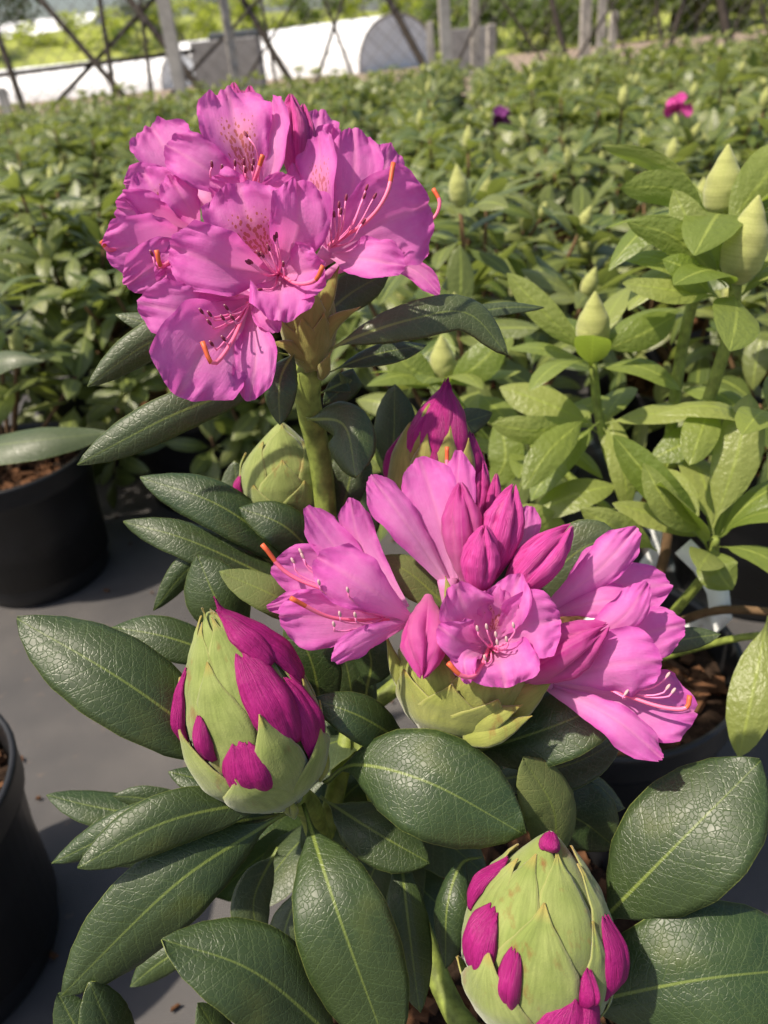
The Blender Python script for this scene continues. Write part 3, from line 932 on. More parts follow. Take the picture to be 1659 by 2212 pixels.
# shaded leaves lower down inside the plant
rl = random.Random(3)
for k in range(26):
    a = rl.uniform(0, 6.28)
    q0 = fork + V((rl.uniform(-.03, .03), rl.uniform(-.03, .03), rl.uniform(-.12, -.01)))
    dr = V((math.cos(a), math.sin(a), rl.uniform(-.35, .25)))
    Ln = rl.uniform(.08, .115)
    pts = [q0 + dr * 0.008, q0 + dr * Ln * .55 + V((0, 0, .008)), q0 + dr * Ln + V((0, 0, -.012))]
    side = V((0, 0, 1))
    v, f, uv = blade(pts, Ln * rl.uniform(.19, .24), LEAFP, O, roll=rl.uniform(-25, 25), kup=.85, curl=.4, wave=.12, nu=18, nv=8, groove=.05, seed=nseed(), petiole=.1)
    o = link('leaf', mesh('leaf', v, f, uv), M['leaf' if k % 3 else 'leaf_grey'], plant)

# ---------------------------------------------------------------- flowers
def petal(b, m, t, hw, parent, roll=0, cup=-0.35, ruf=0.13, mat='petal', prof=None, extra=None, er=0.16, name='petal', nu=34, nv=26, fold=0.0, twist=0, kup=0.0):
    pts = [P(*b)] + ([P(*q) for q in extra] if extra else []) + [P(*m), P(*t)]
    w = mpx(hw, m[2]) / max(0.5, math.cos(math.radians(roll))) * (1.0 if prof else 1.10)
    v, f, uv = blade(pts, w, prof or PETALP, O, roll=roll, curl=cup, ruffle=ruf, nu=nu, nv=nv, endround=er, groove=0.05, seed=nseed(), fold=fold, twist=twist, kup=kup)
    return link(name, mesh(name, v, f, uv), M[mat], parent)

def flower(base, throat, r0=0.0030, r1=0.0052):
    """pedicel and tube: the part that carries the petals"""
    a, b = P(*base), P(*throat)
    v, f = tube_data([a - O, a.lerp(b, .5) - O + V((0, 0, .003)), b - O], [0.0016, 0.0018, r0, r1], 10, 10)
    return link('flower', mesh('flower', v, f), M['petal'], plant)

ANTH = None
def stamen(pts, parent, pale=False):
    w = [P(*q) for q in pts]
    v, f = tube_data([q - O for q in w], [0.00060, 0.00048, 0.00042], 6, 12)
    nf = len(f)
    t = (w[-1] - w[-2]).normalized()
    c = w[-1] - O
    a, b = frame_of(t, V((0, 0, 1)) if abs(t.z) < .9 else V((1, 0, 0)))
    L, r = 0.0017, 0.00075
    off = len(v)
    for i in range(5):
        z = (-1 + 2 * i / 4) * L
        rr = r * math.sqrt(max(0.12, 1 - (i / 2 - 1) ** 2 * .8))
        for j in range(6):
            an = j * math.pi / 3
            v.append(c + t * (z + L * .6) + a * math.cos(an) * rr + b * math.sin(an) * rr)
    for i in range(4):
        for j in range(6):
            f.append((off + i * 6 + j, off + i * 6 + (j + 1) % 6, off + (i + 1) * 6 + (j + 1) % 6, off + (i + 1) * 6 + j))
    f.append(tuple(off + 24 + j for j in range(6)))
    me = mesh('stamen', v, f)
    for m_ in ('filament', 'pollen' if pale else 'anther', 'pollen'): me.materials.append(M[m_])
    me.polygons.foreach_set('material_index', [0] * nf + [1] * 24 + [2])
    return link('stamen', me, None, parent)

def style(pts, parent):
    w = [P(*q) for q in pts]
    v, f = tube_data([q - O for q in w], [0.00095, 0.00085, 0.00095, 0.0012], 8, 20)
    me = mesh('style', v, f)
    me.materials.append(M['style']); me.materials.append(M['stigma'])
    me.polygons.foreach_set('material_index', [1 if (i // 8) >= 17 and i < 160 else 0 for i in range(len(f) - 2)] + [0, 1])
    return link('style', me, None, parent)

TC = (655, 640, .405)     # heart of the upper truss
# F1 top centre
fl = flower(TC, (556, 420, .392))
petal((556, 432, .393), (520, 310, .376), (490, 192, .378), 74, fl, roll=-8, cup=-.45, mat='petal_spot')
petal((566, 432, .393), (592, 330, .378), (586, 212, .384), 36, fl, roll=38, cup=-.5)
petal((545, 436, .392), (448, 365, .372), (358, 312, .370), 50, fl, roll=-14, cup=-.5, ruf=.12)
petal((548, 440, .390), (500, 415, .368), (452, 395, .362), 38, fl, roll=20, cup=.3, ruf=.2)
petal((566, 440, .390), (600, 420, .372), (640, 385, .368), 38, fl, roll=-30, cup=-.4)
style([(540, 415, .385), (552, 385, .365), (568, 335, .358)], fl)
for q in ((458, 360), (480, 368), (508, 358), (527, 355), (530, 372), (548, 355), (545, 368)):
    stamen([(548, 425, .388), (q[0] + 2, q[1] + 28, .372), (q[0], q[1], .368)], fl)
stamen([(560, 420, .388), (556, 330, .366), (535, 296, .364)], fl)
# F2 centre, faces the camera
fl = flower(TC, (602, 590, .382))
petal((600, 592, .383), (545, 498, .362), (512, 392, .356), 84, fl, roll=4, cup=-.45, mat='petal_spot', ruf=.12)
petal((606, 588, .383), (645, 490, .358), (645, 388, .354), 62, fl, roll=-12, cup=-.5, ruf=.13)
petal((610, 594, .382), (662, 585, .358), (702, 568, .352), 58, fl, roll=10, cup=-.5, ruf=.13)
petal((604, 600, .382), (606, 640, .358), (602, 694, .354), 66, fl, roll=0, cup=-.4, ruf=.13)
petal((594, 596, .382), (480, 570, .352), (366, 530, .348), 68, fl, roll=-6, cup=-.55, ruf=.13)
style([(604, 592, .378), (640, 612, .358), (680, 606, .348), (698, 574, .344)], fl)
for q in ((545, 568), (562, 552), (570, 555), (582, 540), (598, 512), (594, 520), (565, 625), (612, 575), (540, 570)):
    stamen([(602, 592, .378), ((q[0] + 602) / 2 + 6, (q[1] + 592) / 2 + 14, .362), (q[0], q[1], .357)], fl)
# F3 right
fl = flower(TC, (712, 545, .392))
petal((708, 548, .394), (694, 405, .380), (688, 285, .386), 42, fl, roll=30, cup=-.5, mat='petal_spot')
petal((716, 545, .394), (760, 410, .388), (768, 275, .386), 55, fl, roll=-8, cup=-.4, ruf=.12)
petal((716, 548, .393), (820, 485, .376), (928, 440, .378), 96, fl, roll=-6, cup=-.4, ruf=.10)
petal((716, 552, .390), (790, 560, .366), (876, 575, .362), 42, fl, roll=30, cup=-.5, ruf=.12)
petal((706, 540, .392), (672, 420, .384), (638, 352, .390), 34, fl, roll=-20, cup=-.4)
petal((730, 520, .400), (810, 415, .402), (846, 312, .404), 50, fl, roll=-10, cup=.3, ruf=.14)
style([(710, 530, .385), (790, 480, .362), (835, 420, .356), (850, 352, .356)], fl)
for q in ((705, 465), (722, 468), (732, 448), (747, 432), (790, 410), (807, 428), (785, 428), (783, 482), (736, 462)):
    stamen([(712, 535, .386), ((q[0] + 716) / 2 + 6, (q[1] + 535) / 2 + 14, .368), (q[0], q[1], .362)], fl)
# F4 lower left, faces down and left
fl = flower(TC, (545, 645, .378))
petal((545, 645, .378), (450, 612, .356), (358, 585, .352), 42, fl, roll=-25, cup=-.5, mat='petal_spot')
petal((540, 648, .377), (412, 672, .350), (296, 655, .345), 58, fl, roll=-12, cup=-.45)
petal((540, 655, .376), (448, 752, .344), (385, 856, .340), 98, fl, roll=8, cup=-.45, ruf=.09)
petal((546, 656, .376), (553, 762, .352), (538, 868, .350), 42, fl, roll=-10, cup=-.4)
petal((550, 650, .376), (574, 684, .362), (600, 718, .360), 26, fl, roll=20, cup=-.5)
style([(535, 655, .372), (505, 730, .348), (462, 786, .336), (437, 738, .334)], fl)
for q in ((405, 750), (438, 676), (456, 682), (484, 690), (505, 690), (460, 746), (486, 735), (492, 668), (455, 700)):
    stamen([(538, 655, .372), ((q[0] + 538) / 2 + 4, (q[1] + 655) / 2 + 14, .354), (q[0] + 8, q[1] + 10, .343), (q[0], q[1], .341)], fl)
# F5 left
fl = flower(TC, (428, 505, .394))
petal((430, 500, .395), (352, 432, .378), (306, 368, .376), 62, fl, roll=-4, cup=-.5, mat='petal_spot')
petal((434, 502, .392), (402, 435, .372), (362, 378, .370), 36, fl, roll=-25, cup=.3, ruf=.14)
petal((420, 506, .393), (325, 470, .376), (250, 450, .374), 50, fl, roll=18, cup=-.4)
petal((420, 510, .392), (320, 530, .366), (224, 540, .364), 62, fl, roll=10, cup=-.4)
petal((424, 514, .390), (345, 570, .358), (268, 616, .356), 48, fl, roll=0, cup=-.4, ruf=.14)
petal((430, 512, .388), (375, 575, .358), (340, 606, .352), 36, fl, roll=-20, cup=-.4, ruf=.14)
style([(400, 530, .38), (352, 575, .350), (338, 540, .344)], fl)
style([(300, 530, .375), (240, 540, .365), (218, 520, .362)], fl)
stamen([(400, 530, .38), (345, 580, .350), (330, 552, .345)], fl)
# F6 upper left behind
fl = flower(TC, (430, 420, .405))
petal((440, 430, .406), (372, 345, .394), (326, 266, .396), 62, fl, roll=-6, cup=-.4)
petal((440, 440, .404), (350, 400, .390), (268, 400, .390), 40, fl, roll=10, cup=-.4)
style([(380, 380, .40), (320, 310, .40), (308, 288, .40)], fl)
# F7 right behind, only the tips show
fl = flower(TC, (780, 560, .415))
petal((790, 560, .415), (890, 580, .408), (950, 636, .406), 22, fl, roll=0, cup=-.5)
petal((790, 540, .417), (880, 500, .412), (925, 500, .410), 50, fl, roll=0, cup=-.4)
style([(860, 520, .410), (930, 478, .408), (950, 440, .406), (936, 408, .406)], fl)
stamen([(840, 540, .412), (900, 563, .406), (918, 553, .405)], fl)
# F8 behind the top
fl = flower(TC, (660, 420, .425))
petal((665, 420, .425), (680, 320, .420), (692, 236, .420), 42, fl, roll=0, cup=-.3, ruf=.14)
petal((668, 420, .424), (700, 340, .416), (722, 270, .415), 34, fl, roll=-20, cup=-.3, ruf=.14)

def unopened(b, t, hw, d_t=None, mat='rose', seed=0, parent=None, tipy=0.80):
    """closed floret: five folded petals twisted round each other"""
    a, e = P(*b), P(*t)
    ax = (e - a); L = ax.length; ax.normalize()
    r = mpx(hw, (b[2] + t[2]) / 2)
    x, y = frame_of(ax, (CAM - a).normalized())
    prof = [(0, .18), (.08, .30), (.2, .55), (.38, .85), (.55, 1.0), (.70, .95), (.83, .72), (.93, .42), (1.0, .10)]
    N, S = 60, 36
    rnd = random.Random(seed + 5)
    ph = rnd.uniform(0, 6.28)
    verts, faces, nuv = [], [], []
    for i in range(S + 1):
        s = i / S
        for j in range(N + 1):
            an = 2 * math.pi * j / N
            k = 5 * an + ph + s * 2.0
            kk = k + .9 * noise.noise(V((math.cos(an) * 1.5, math.sin(an) * 1.5, s * 3 + seed)))
            fold = 1.05 - 0.22 * sstep(.15, .7, s) * (1 - abs(math.sin(kk / 2))) ** 2 * 2.0
            rr = r * table(prof, s) * fold * (1 + .07 * noise.noise(V((math.cos(an) * 2, math.sin(an) * 2, s * 5 + seed))) + .05 * sstep(.3, .9, s) * noise.noise(V((math.cos(an) * 6, math.sin(an) * 6, s * 12 + seed))))
            q = a + ax * (L * s + (0.05 * L * math.sin(k) * sstep(.75, 1, s))) + x * math.cos(an) * rr + y * math.sin(an) * rr
            verts.append(q - O); nuv.append((s, (j / N * 5) % 1.0))
    for i in range(S):
        for j in range(N):
            c = i * (N + 1) + j
            faces.append((c, c + 1, c + N + 2, c + N + 1))
    me = mesh('unopened_flower', verts, faces, {'nuv': nuv})
    return link('unopened_flower', me, M[mat], parent or plant)

unopened((640, 405, .402), (628, 212, .400), 34, seed=1)
unopened((660, 400, .405), (655, 232, .406), 26, seed=2)
unopened((515, 300, .412), (505, 183, .410), 22, seed=3, mat='petal_bud')
unopened((545, 300, .410), (540, 190, .408), 24, seed=4, mat='petal_bud')
unopened((525, 300, .406), (524, 200, .405), 18, seed=5, mat='petal_bud')

# bracts at the foot of the upper truss
def bract(b, m, t, hw, mat='scale_yellow', roll=0, curl=.7, parent=None, name='bract', prof=None, nu=16):
    pts = [P(*b), P(*m), P(*t)]
    v, f, uv = blade(pts, mpx(hw, m[2]) * (1.4 if hw > 22 else 1.1), prof or BRACTP, O, roll=roll, curl=curl * 1.3, nu=nu, nv=10, seed=nseed(), groove=-.04, wave=.12)
    o = link(name, mesh(name, v, f, uv), M[mat], parent or plant)
    md = o.modifiers.new('thickness', 'SOLIDIFY'); md.thickness = 0.0005; md.offset = -1
    return o

for b, m, t, hw, r in (((680, 765, .400), (715, 700, .396), (778, 662, .396), 20, 10), ((690, 820, .404), (702, 790, .396), (714, 762, .394), 16, 5), ((676, 700, .398), (705, 640, .394), (732, 575, .396), 20, 10),
                       ((668, 778, .398), (625, 745, .392), (582, 742, .394), 18, -20)):
    bract(b, m, t, hw, 'scale_brown', r)
UPPER_CUP = True
# ---------------------------------------------------------------- lower truss
LC = (985, 1470, .385)
fl = flower(LC, (885, 1335, .374))                                   # G1 left
petal((872, 1320, .376), (735, 1195, .384), (662, 1094, .384), 42, fl, roll=-12, cup=-.3, prof=STRAPP)
petal((876, 1315, .377), (780, 1180, .386), (757, 1074, .384), 40, fl, roll=16, cup=.4, fold=-.15, prof=STRAPP)
petal((850, 1330, .378), (700, 1245, .384), (586, 1225, .380), 56, fl, roll=-4, cup=-.4)
petal((872, 1340, .376), (725, 1335, .364), (600, 1330, .358), 62, fl, roll=8, cup=-.45)
petal((860, 1335, .378), (690, 1300, .374), (576, 1312, .368), 26, fl, roll=0, cup=.4)
petal((888, 1345, .370), (800, 1380, .350), (716, 1428, .344), 30, fl, roll=25, cup=.5, fold=-.12, prof=STRAPP)
petal((890, 1338, .368), (790, 1265, .348), (682, 1200, .346), 62, fl, roll=-10, cup=.55, fold=-.10, ruf=.10)
style([(840, 1340, .370), (720, 1335, .352), (628, 1292, .340)], fl)
style([(830, 1310, .376), (640, 1250, .372), (566, 1176, .366)], fl)
for q in ((690, 1262), (752, 1278), (735, 1330), (768, 1332), (722, 1352)):
    stamen([(830, 1335, .370), ((q[0] + 830) / 2, (q[1] + 1335) / 2 + 14, .354), (q[0] + 3, q[1] + 12, .346), (q[0], q[1], .344)], fl, True)
for q in ((635, 1215), (652, 1195), (656, 1205)):
    stamen([(800, 1300, .376), (q[0] + 20, q[1] + 32, .372), (q[0], q[1], .370)], fl, True)
fl = flower(LC, (965, 1250, .384))                                   # G2 opens upwards
petal((990, 1265, .386), (985, 1120, .392), (992, 972, .394), 40, fl, roll=20, cup=.3, prof=STRAPP)
petal((980, 1262, .384), (945, 1110, .382), (905, 988, .386), 58, fl, roll=6, cup=-.3, ruf=.08)
petal((965, 1258, .382), (880, 1135, .374), (800, 1026, .376), 44, fl, roll=-16, cup=.5, fold=-.12, prof=STRAPP)
style([(960, 1150, .392), (965, 1010, .402), (966, 965, .402)], fl)
fl = flower(LC, (1062, 1392, .374))                                  # G3 faces the camera
petal((1062, 1384, .375), (1070, 1318, .360), (1078, 1268, .356), 48, fl, roll=0, cup=-.6, mat='petal_spot')
petal((1056, 1388, .375), (1005, 1320, .356), (985, 1258, .352), 58, fl, roll=-16, cup=-.7, er=.25)
petal((1068, 1382, .375), (1100, 1305, .356), (1122, 1238, .354), 48, fl, roll=14, cup=-.7, er=.3)
petal((1072, 1388, .374), (1140, 1352, .354), (1212, 1338, .352), 68, fl, roll=-6, cup=-.5)
petal((1064, 1398, .373), (1084, 1440, .350), (1092, 1486, .346), 74, fl, roll=4, cup=-.5, ruf=.12)
petal((1052, 1394, .374), (990, 1382, .350), (946, 1352, .348), 46, fl, roll=-8, cup=-.6, er=.25)
petal((1052, 1398, .373), (1005, 1420, .348), (1010, 1478, .344), 26, fl, roll=-20, cup=-.5)
style([(1058, 1395, .370), (1030, 1455, .345), (998, 1460, .338), (968, 1432, .336)], fl)
for q in ((1032, 1362), (1052, 1358), (1072, 1375), (1075, 1392), (1095, 1385), (1110, 1355), (1048, 1425)):
    stamen([(1060, 1400, .370), ((q[0] + 1062) / 2 + 6, (q[1] + 1405) / 2 + 10, .356), (q[0] + 2, q[1] + 10, .350), (q[0], q[1], .349)], fl, True)
fl = flower(LC, (1190, 1318, .392))                                  # G4 right, upper
petal((1188, 1322, .392), (1330, 1275, .388), (1452, 1262, .386), 52, fl, roll=6, cup=.45, fold=-.12)
petal((1184, 1316, .390), (1300, 1225, .376), (1380, 1140, .378), 46, fl, roll=-10, cup=.6, fold=-.15, prof=STRAPP)
petal((1190, 1312, .394), (1270, 1230, .396), (1310, 1172, .398), 30, fl, roll=10, cup=.3)
petal((1190, 1328, .390), (1290, 1300, .378), (1380, 1300, .376), 40, fl, roll=10, cup=.5)
fl = flower(LC, (1210, 1430, .384))                                  # G5 right, middle
petal((1215, 1430, .384), (1380, 1372, .376), (1482, 1348, .374), 54, fl, roll=4, cup=.4, fold=-.10)
petal((1210, 1425, .382), (1340, 1340, .364), (1400, 1258, .364), 42, fl, roll=-12, cup=.6, fold=-.15, prof=STRAPP)
fl = flower(LC, (1190, 1472, .382))                                  # G6 right, lower
petal((1196, 1476, .382), (1390, 1520, .368), (1505, 1535, .366), 72, fl, roll=8, cup=-.45)
petal((1194, 1468, .380), (1330, 1435, .356), (1432, 1430, .352), 74, fl, roll=-8, cup=.6, fold=-.08, ruf=.10)
petal((1188, 1484, .379), (1325, 1550, .352), (1434, 1640, .348), 42, fl, roll=20, cup=.5, fold=-.10, prof=STRAPP)
style([(1320, 1490, .366), (1420, 1525, .356), (1480, 1530, .352), (1490, 1502, .352)], fl)
for q in ((1440, 1488), (1452, 1496), (1440, 1462), (1350, 1500)):
    stamen([(1310, 1485, .368), ((q[0] + 1310) / 2 + 20, (q[1] + 1500) / 2 + 8, .360), (q[0] - 6, q[1] + 8, .357), (q[0], q[1], .357)], fl, True)
fl = flower(LC, (1120, 1260, .392))                                  # half hidden lilac lobe behind the buds
petal((1110, 1260, .392), (1130, 1170, .390), (1145, 1090, .390), 28, fl, roll=0, cup=-.3)

unopened((1005, 1265, .376), (995, 1052, .370), 44, seed=11, mat='petal_bud')
unopened((1030, 1300, .366), (1046, 1142, .356), 42, seed=12)
unopened((1050, 1270, .374), (1108, 1056, .370), 45, seed=13)
unopened((1075, 1310, .370), (1228, 1142, .366), 48, seed=14)
unopened((925, 1288, .374), (912, 1456, .346), 50, seed=15, mat='petal_bud')
unopened((1110, 1472, .376), (1304, 1356, .354), 56, seed=16, mat='petal_bud')

for b, m, t, hw, r, mt in (((905, 1520, .384), (860, 1450, .378), (834, 1372, .380), 21, 0, 'scale_yellow'), ((1060, 1545, .372), (1120, 1510, .366), (1194, 1470, .368), 34, 12, 'scale_yellow'),
        ((1000, 1596, .364), (1070, 1578, .356), (1150, 1546, .358), 24, 10, 'scale_yellow'), ((1000, 1585, .366), (1060, 1550, .356), (1130, 1522, .358), 26, 10, 'scale_yellow'),
        ((985, 1345, .366), (972, 1290, .360), (962, 1244, .362), 17, 0, 'scale_brown')):
    bract(b, m, t, hw, mt, r)

# ---------------------------------------------------------------- fat buds
SCALEP = [(0, .55), (.15, .85), (.35, 1.0), (.52, .90), (.68, .62), (.80, .36), (.90, .16), (1, .015)]
BUDP = [(0, .22), (.05, .48), (.14, .76), (.28, .96), (.42, 1.0), (.58, .93), (.72, .75), (.84, .48), (.93, .25), (1.0, .05)]

def bud(b, t, hw, scales, petals, parent, origin, mat='scale', n_auto=0, prof=BUDP, name='flower_bud', flare=0.0, seed=0):
    """core + overlapping pointed scales + petals breaking out between them; azimuth 0 faces the camera, + to the right"""
    a, e = P(*b), P(*t)
    ax = e - a; L = ax.length; ax.normalize()
    R = mpx(hw, (b[2] + t[2]) / 2)
    x, _ = frame_of(ax, (CAM - a.lerp(e, .5)).normalized())
    y = ax.cross(x)
    if y.dot(R_) < 0: y = -y
    def surf(s, az, off=0.0):
        az = math.radians(az)
        r = R * table(prof, max(0, min(1, s))) * 0.94 + off
        return a + ax * (L * s) + (x * math.cos(az) + y * math.sin(az)) * r
    N, S = 28, 18
    vs, fs, nuv = [], [], []
    for i in range(S + 1):
        for j in range(N):
            vs.append(surf(i / S, 360 * j / N) - origin); nuv.append((.5, .5))
    for i in range(S):
        for j in range(N):
            j2 = (j + 1) % N
            fs.append((i * N + j, i * N + j2, (i + 1) * N + j2, (i + 1) * N + j))
    fs.append(tuple(reversed(range(N)))); fs.append(tuple(S * N + j for j in range(N)))
    root = link(name, mesh(name, vs, fs, {'nuv': nuv, 'met': nuv}), M[mat], parent)
    rnd = random.Random(seed + 31)
    def patch(az, s0, s1, w, base_off, tip_off, pm, nm, pr=BRACTP, bulge=0.0, lean=0.0, ruf=0.0):
        nu, nv = 16, 10
        vv, ff, uu, me_ = [], [], [], []
        sd = nseed()
        for i in range(nu + 1):
            u = i / nu
            for j in range(nv + 1):
                v = 2 * j / nv - 1
                ww = w * table(pr, u)
                s = s0 + (s1 - s0) * u
                if ruf: s += ruf * (s1 - s0) * u * math.sin(v * 5 + sd)
                off = base_off + (tip_off - base_off) * u ** 2 + bulge * R * math.sin(math.pi * min(1, u * 1.02)) * (1 - v * v * .9)
                off += 0.00045 * (1 - abs(v)) + R * 0.022 * noise.noise(V((u * 3 + sd, v * 2, sd * .7)))
                rr = max(.25, table(prof, max(0, min(1, s))))
                vv.append(surf(s, az + lean * u + v * ww / max(rr, .38), off) - origin)
                uu.append((u, v * .5 + .5)); me_.append((u * .03, v * .01))
        for i in range(nu):
            for j in range(nv):
                c = i * (nv + 1) + j
                ff.append((c, c + 1, c + nv + 2, c + nv + 1))
        ob = link(nm, mesh(nm, vv, ff, {'nuv': uu, 'met': me_}), M[pm], root)
        md = ob.modifiers.new('thickness', 'SOLIDIFY'); md.thickness = 0.0007; md.offset = -1
        return ob
    k = 0
    for i in range(n_auto):                       # spiral of scales, the lowest outermost
        f = i / max(1, n_auto - 1)
        s0 = -0.02 + 0.62 * f
        ln = 0.40 - 0.06 * f
        az = i * 137.5 + seed * 40
        az = (az + 180) % 360 - 180
        if any(abs(((az - q[0] + 180) % 360) - 180) < 34 and s0 - .12 < q[1] < s0 + ln * .72 for q in petals): continue
        patch(az, s0, s0 + ln, 38, R * (0.10 - 0.07 * f), R * (0.13 - 0.08 * f), mat, 'bud_scale', lean=rnd.uniform(-5, 5))
    for (az, s0, s1, w, *fr) in scales:
        if fr:
            patch(az, s0, s1, w, R * .07, R * .24, mat, 'bud_scale', pr=SCALEP, bulge=.10)
            continue
        patch(az, s0, s1, w, R * (.10 - .09 * max(0, s0)), R * (.135 - .10 * max(0, s0) + flare), mat, 'bud_scale', lean=rnd.uniform(-6, 6), pr=SCALEP)
    for (az, s0, s1, w) in petals:
        patch(az, s0, s1, w, R * .09, R * .10, 'magenta', 'bud_petal', TIPP, bulge=.15, ruf=.03)
        patch(az + w * .45, s0, s1 * .97 + s0 * .03, w * .6, R * .10, R * .115, 'magenta', 'bud_petal', TIPP, bulge=.16, ruf=.03)
    return root

CUPP = [(0, .20), (.08, .46), (.22, .74), (.42, .92), (.65, 1.0), (.85, .94), (1.0, .70)]
bud((972, 1606, .384), (1008, 1400, .392), 132,
    [(-8, -.03, .62, 34), (34, -.03, .56, 38), (-48, -.03, .66, 36), (80, -.03, .70, 36), (14, .18, .92, 34), (-28, .16, .98, 34), (56, .16, .95, 34), (-70, .14, 1.0, 34), (-4, .42, 1.12, 28), (38, .40, 1.08, 28), (-52, .40, 1.12, 28), (110, .1, .9, 36), (150, .1, .9, 36), (-110, .1, .9, 36), (-150, .1, .9, 36)],
    [], plant, O, 'scale_yellow', prof=CUPP, name='truss_base', seed=6, flare=.16)
bud((676, 800, .404), (652, 600, .408), 60,
    [(-10, -.03, .46, 36), (35, -.03, .50, 36), (-55, -.03, .5, 36), (80, .0, .5, 36), (10, .22, .80, 36), (-35, .22, .84, 34), (55, .22, .86, 34), (-5, .48, 1.08, 34), (40, .5, 1.1, 30), (-50, .5, 1.1, 32), (120, .1, .8, 40), (-120, .1, .8, 40), (180, .1, .9, 40)],
    [], plant, O, 'scale_brown', prof=CUPP, name='truss_base', seed=7, flare=.10)
bud((612, 1722, .378), (452, 1322, .352), 140,
    [(-26, -.02, .37, 38, 1), (6, .06, .60, 25, 1), (48, -.02, .37, 36, 1), (82, -.02, .42, 32), (-66, .08, .60, 30, 1), (-28, .34, .84, 28), (4, .50, .99, 28), (-58, .46, .98, 26), (-38, .60, 1.04, 22), (-100, .10, .76, 32), (-82, .5, 1.0, 28), (30, .60, 1.0, 20), (60, .10, .58, 22), (110, .1, .7, 34), (150, .2, .8, 34), (-150, .1, .8, 34), (170, .4, 1.0, 40), (85, .4, .9, 26)],
    [(-20, .20, .50, 21), (20, .38, .82, 20), (45, .24, .64, 15), (72, .56, 1.05, 18), (-48, .44, .64, 9), (-84, .46, .80, 11), (44, .72, 1.0, 12)], plant, O, 'scale', seed=1)
bud((1140, 2214, .350), (1190, 1798, .345), 162,
    [(-30, -.02, .54, 36, 1), (-84, -.04, .28, 36), (28, -.10, .16, 50, 1), (62, -.06, .22, 34, 1), (-6, -.08, .20, 36), (-2, .18, .78, 36), (52, .16, .72, 17), (70, .30, .90, 24), (-32, .40, .93, 28), (-60, .34, .88, 26), (26, .48, .96, 24), (-6, .60, 1.0, 24), (95, -.02, .50, 30), (-95, .3, .9, 30), (140, .1, .7, 36), (-140, .1, .8, 36), (180, .3, .95, 40), (95, .4, .95, 32)],
    [(-47, .36, .68, 18), (-16, .28, .58, 9), (30, .08, .41, 25), (38, .36, .54, 6), (70, .34, .70, 14), (-76, .58, .85, 9), (0, .95, 1.03, 16)], plant, O, 'scale', seed=2)
bud((616, 1124, .468), (608, 912, .452), 92,
    [(-40, .0, .46, 34), (25, .0, .50, 34), (-5, .20, .70, 32), (50, .28, .84, 32), (-55, .30, .84, 30), (5, .48, 1.0, 34), (90, .05, .6, 36), (-95, .05, .70, 30), (150, .1, .8, 40), (-150, .1, .8, 40)],
    [(-80, .22, .50, 13)], plant, O, 'scale', seed=3)
bud((915, 1185, .445), (964, 836, .425), 98,
    [(-52, .26, .78, 24, 1), (-16, .34, .74, 17, 1), (14, .40, .80, 17, 1), (42, .32, .74, 18, 1), (-60, .05, .5, 34), (0, .05, .5, 36), (60, .1, .56, 34), (-34, .52, .90, 15, 1), (74, .28, .66, 16, 1), (0, .20, .58, 22, 1), (120, .2, .8, 40), (-120, .2, .8, 40)],
    [(-14, .60, 1.04, 24), (22, .60, 1.02, 22), (2, .66, 1.05, 16), (-40, .58, .96, 14), (-75, .38, .70, 14), (60, .44, .76, 14), (80, .24, .55, 14), (28, .36, .66, 11), (-5, .40, .68, 9)], plant, O, 'scale_brown', seed=4)
unopened((1030, 1150, .425), (1042, 1000, .420), 22, seed=21)
unopened((1060, 1160, .420), (1072, 1028, .416), 16, seed=22)
unopened((870, 1120, .43), (852, 985, .428), 22, seed=23)
# small side shoots at the foot of the lower left bud
for b, m, t, hw in (((632, 1765, .375), (622, 1740, .368), (645, 1705, .368), 15), ((690, 1690, .375), (704, 1650, .368), (702, 1590, .370), 12), ((636, 1770, .372), (634, 1745, .366), (622, 1722, .366), 12)):
    bract(b, m, t, hw, 'scale_yellow', 0, 1.0, name='side_bud')

# ================================================================== THE OTHER POTTED PLANTS
def generic_leaf(seed, nu, nv, droop, wid):
    """unit leaf along +X, face +Z"""
    rnd = random.Random(seed)
    vs, fs, nuv = [], [], []
    tw = rnd.uniform(-.15, .15)
    for i in range(nu + 1):
        u = i / nu
        w = wid * (0.05 if u < .1 else table(LEAFP, (u - .1) / .9))
        z = droop * (u - u * u) * 1.6 - droop * .9 * u ** 3
        for j in range(nv + 1):
            v = 2 * j / nv - 1
            zz = z - .22 * w * v * v * (1 + .6 * math.sin(u * 5 + seed)) + tw * w * v + .10 * w * abs(v)
            vs.append(V((u, v * w, zz))); nuv.append((u, v * .5 + .5))
    for i in range(nu):
        for j in range(nv):
            c = i * (nv + 1) + j
            fs.append((c, c + 1, c + nv + 2, c + nv + 1))
    return vs, fs, nuv

LEAF_HI = [generic_leaf(s, 14, 6, d, w) for s, d, w in ((1, .10, .17), (2, .22, .19), (3, .05, .18), (4, .30, .16), (5, -.06, .20))]
LEAF_LO = [generic_leaf(s, 6, 2, d, w) for s, d, w in ((1, .10, .17), (2, .22, .19), (3, .05, .18), (4, .30, .16))]
GL_CACHE = {}
def leaf_data(i, mat):
    if (i, mat) not in GL_CACHE:
        v, f, n = LEAF_HI[i]
        me = mesh('leaf', v, f, {'nuv': n})
        me.materials.append(M[mat])
        GL_CACHE[(i, mat)] = me
    return GL_CACHE[(i, mat)]

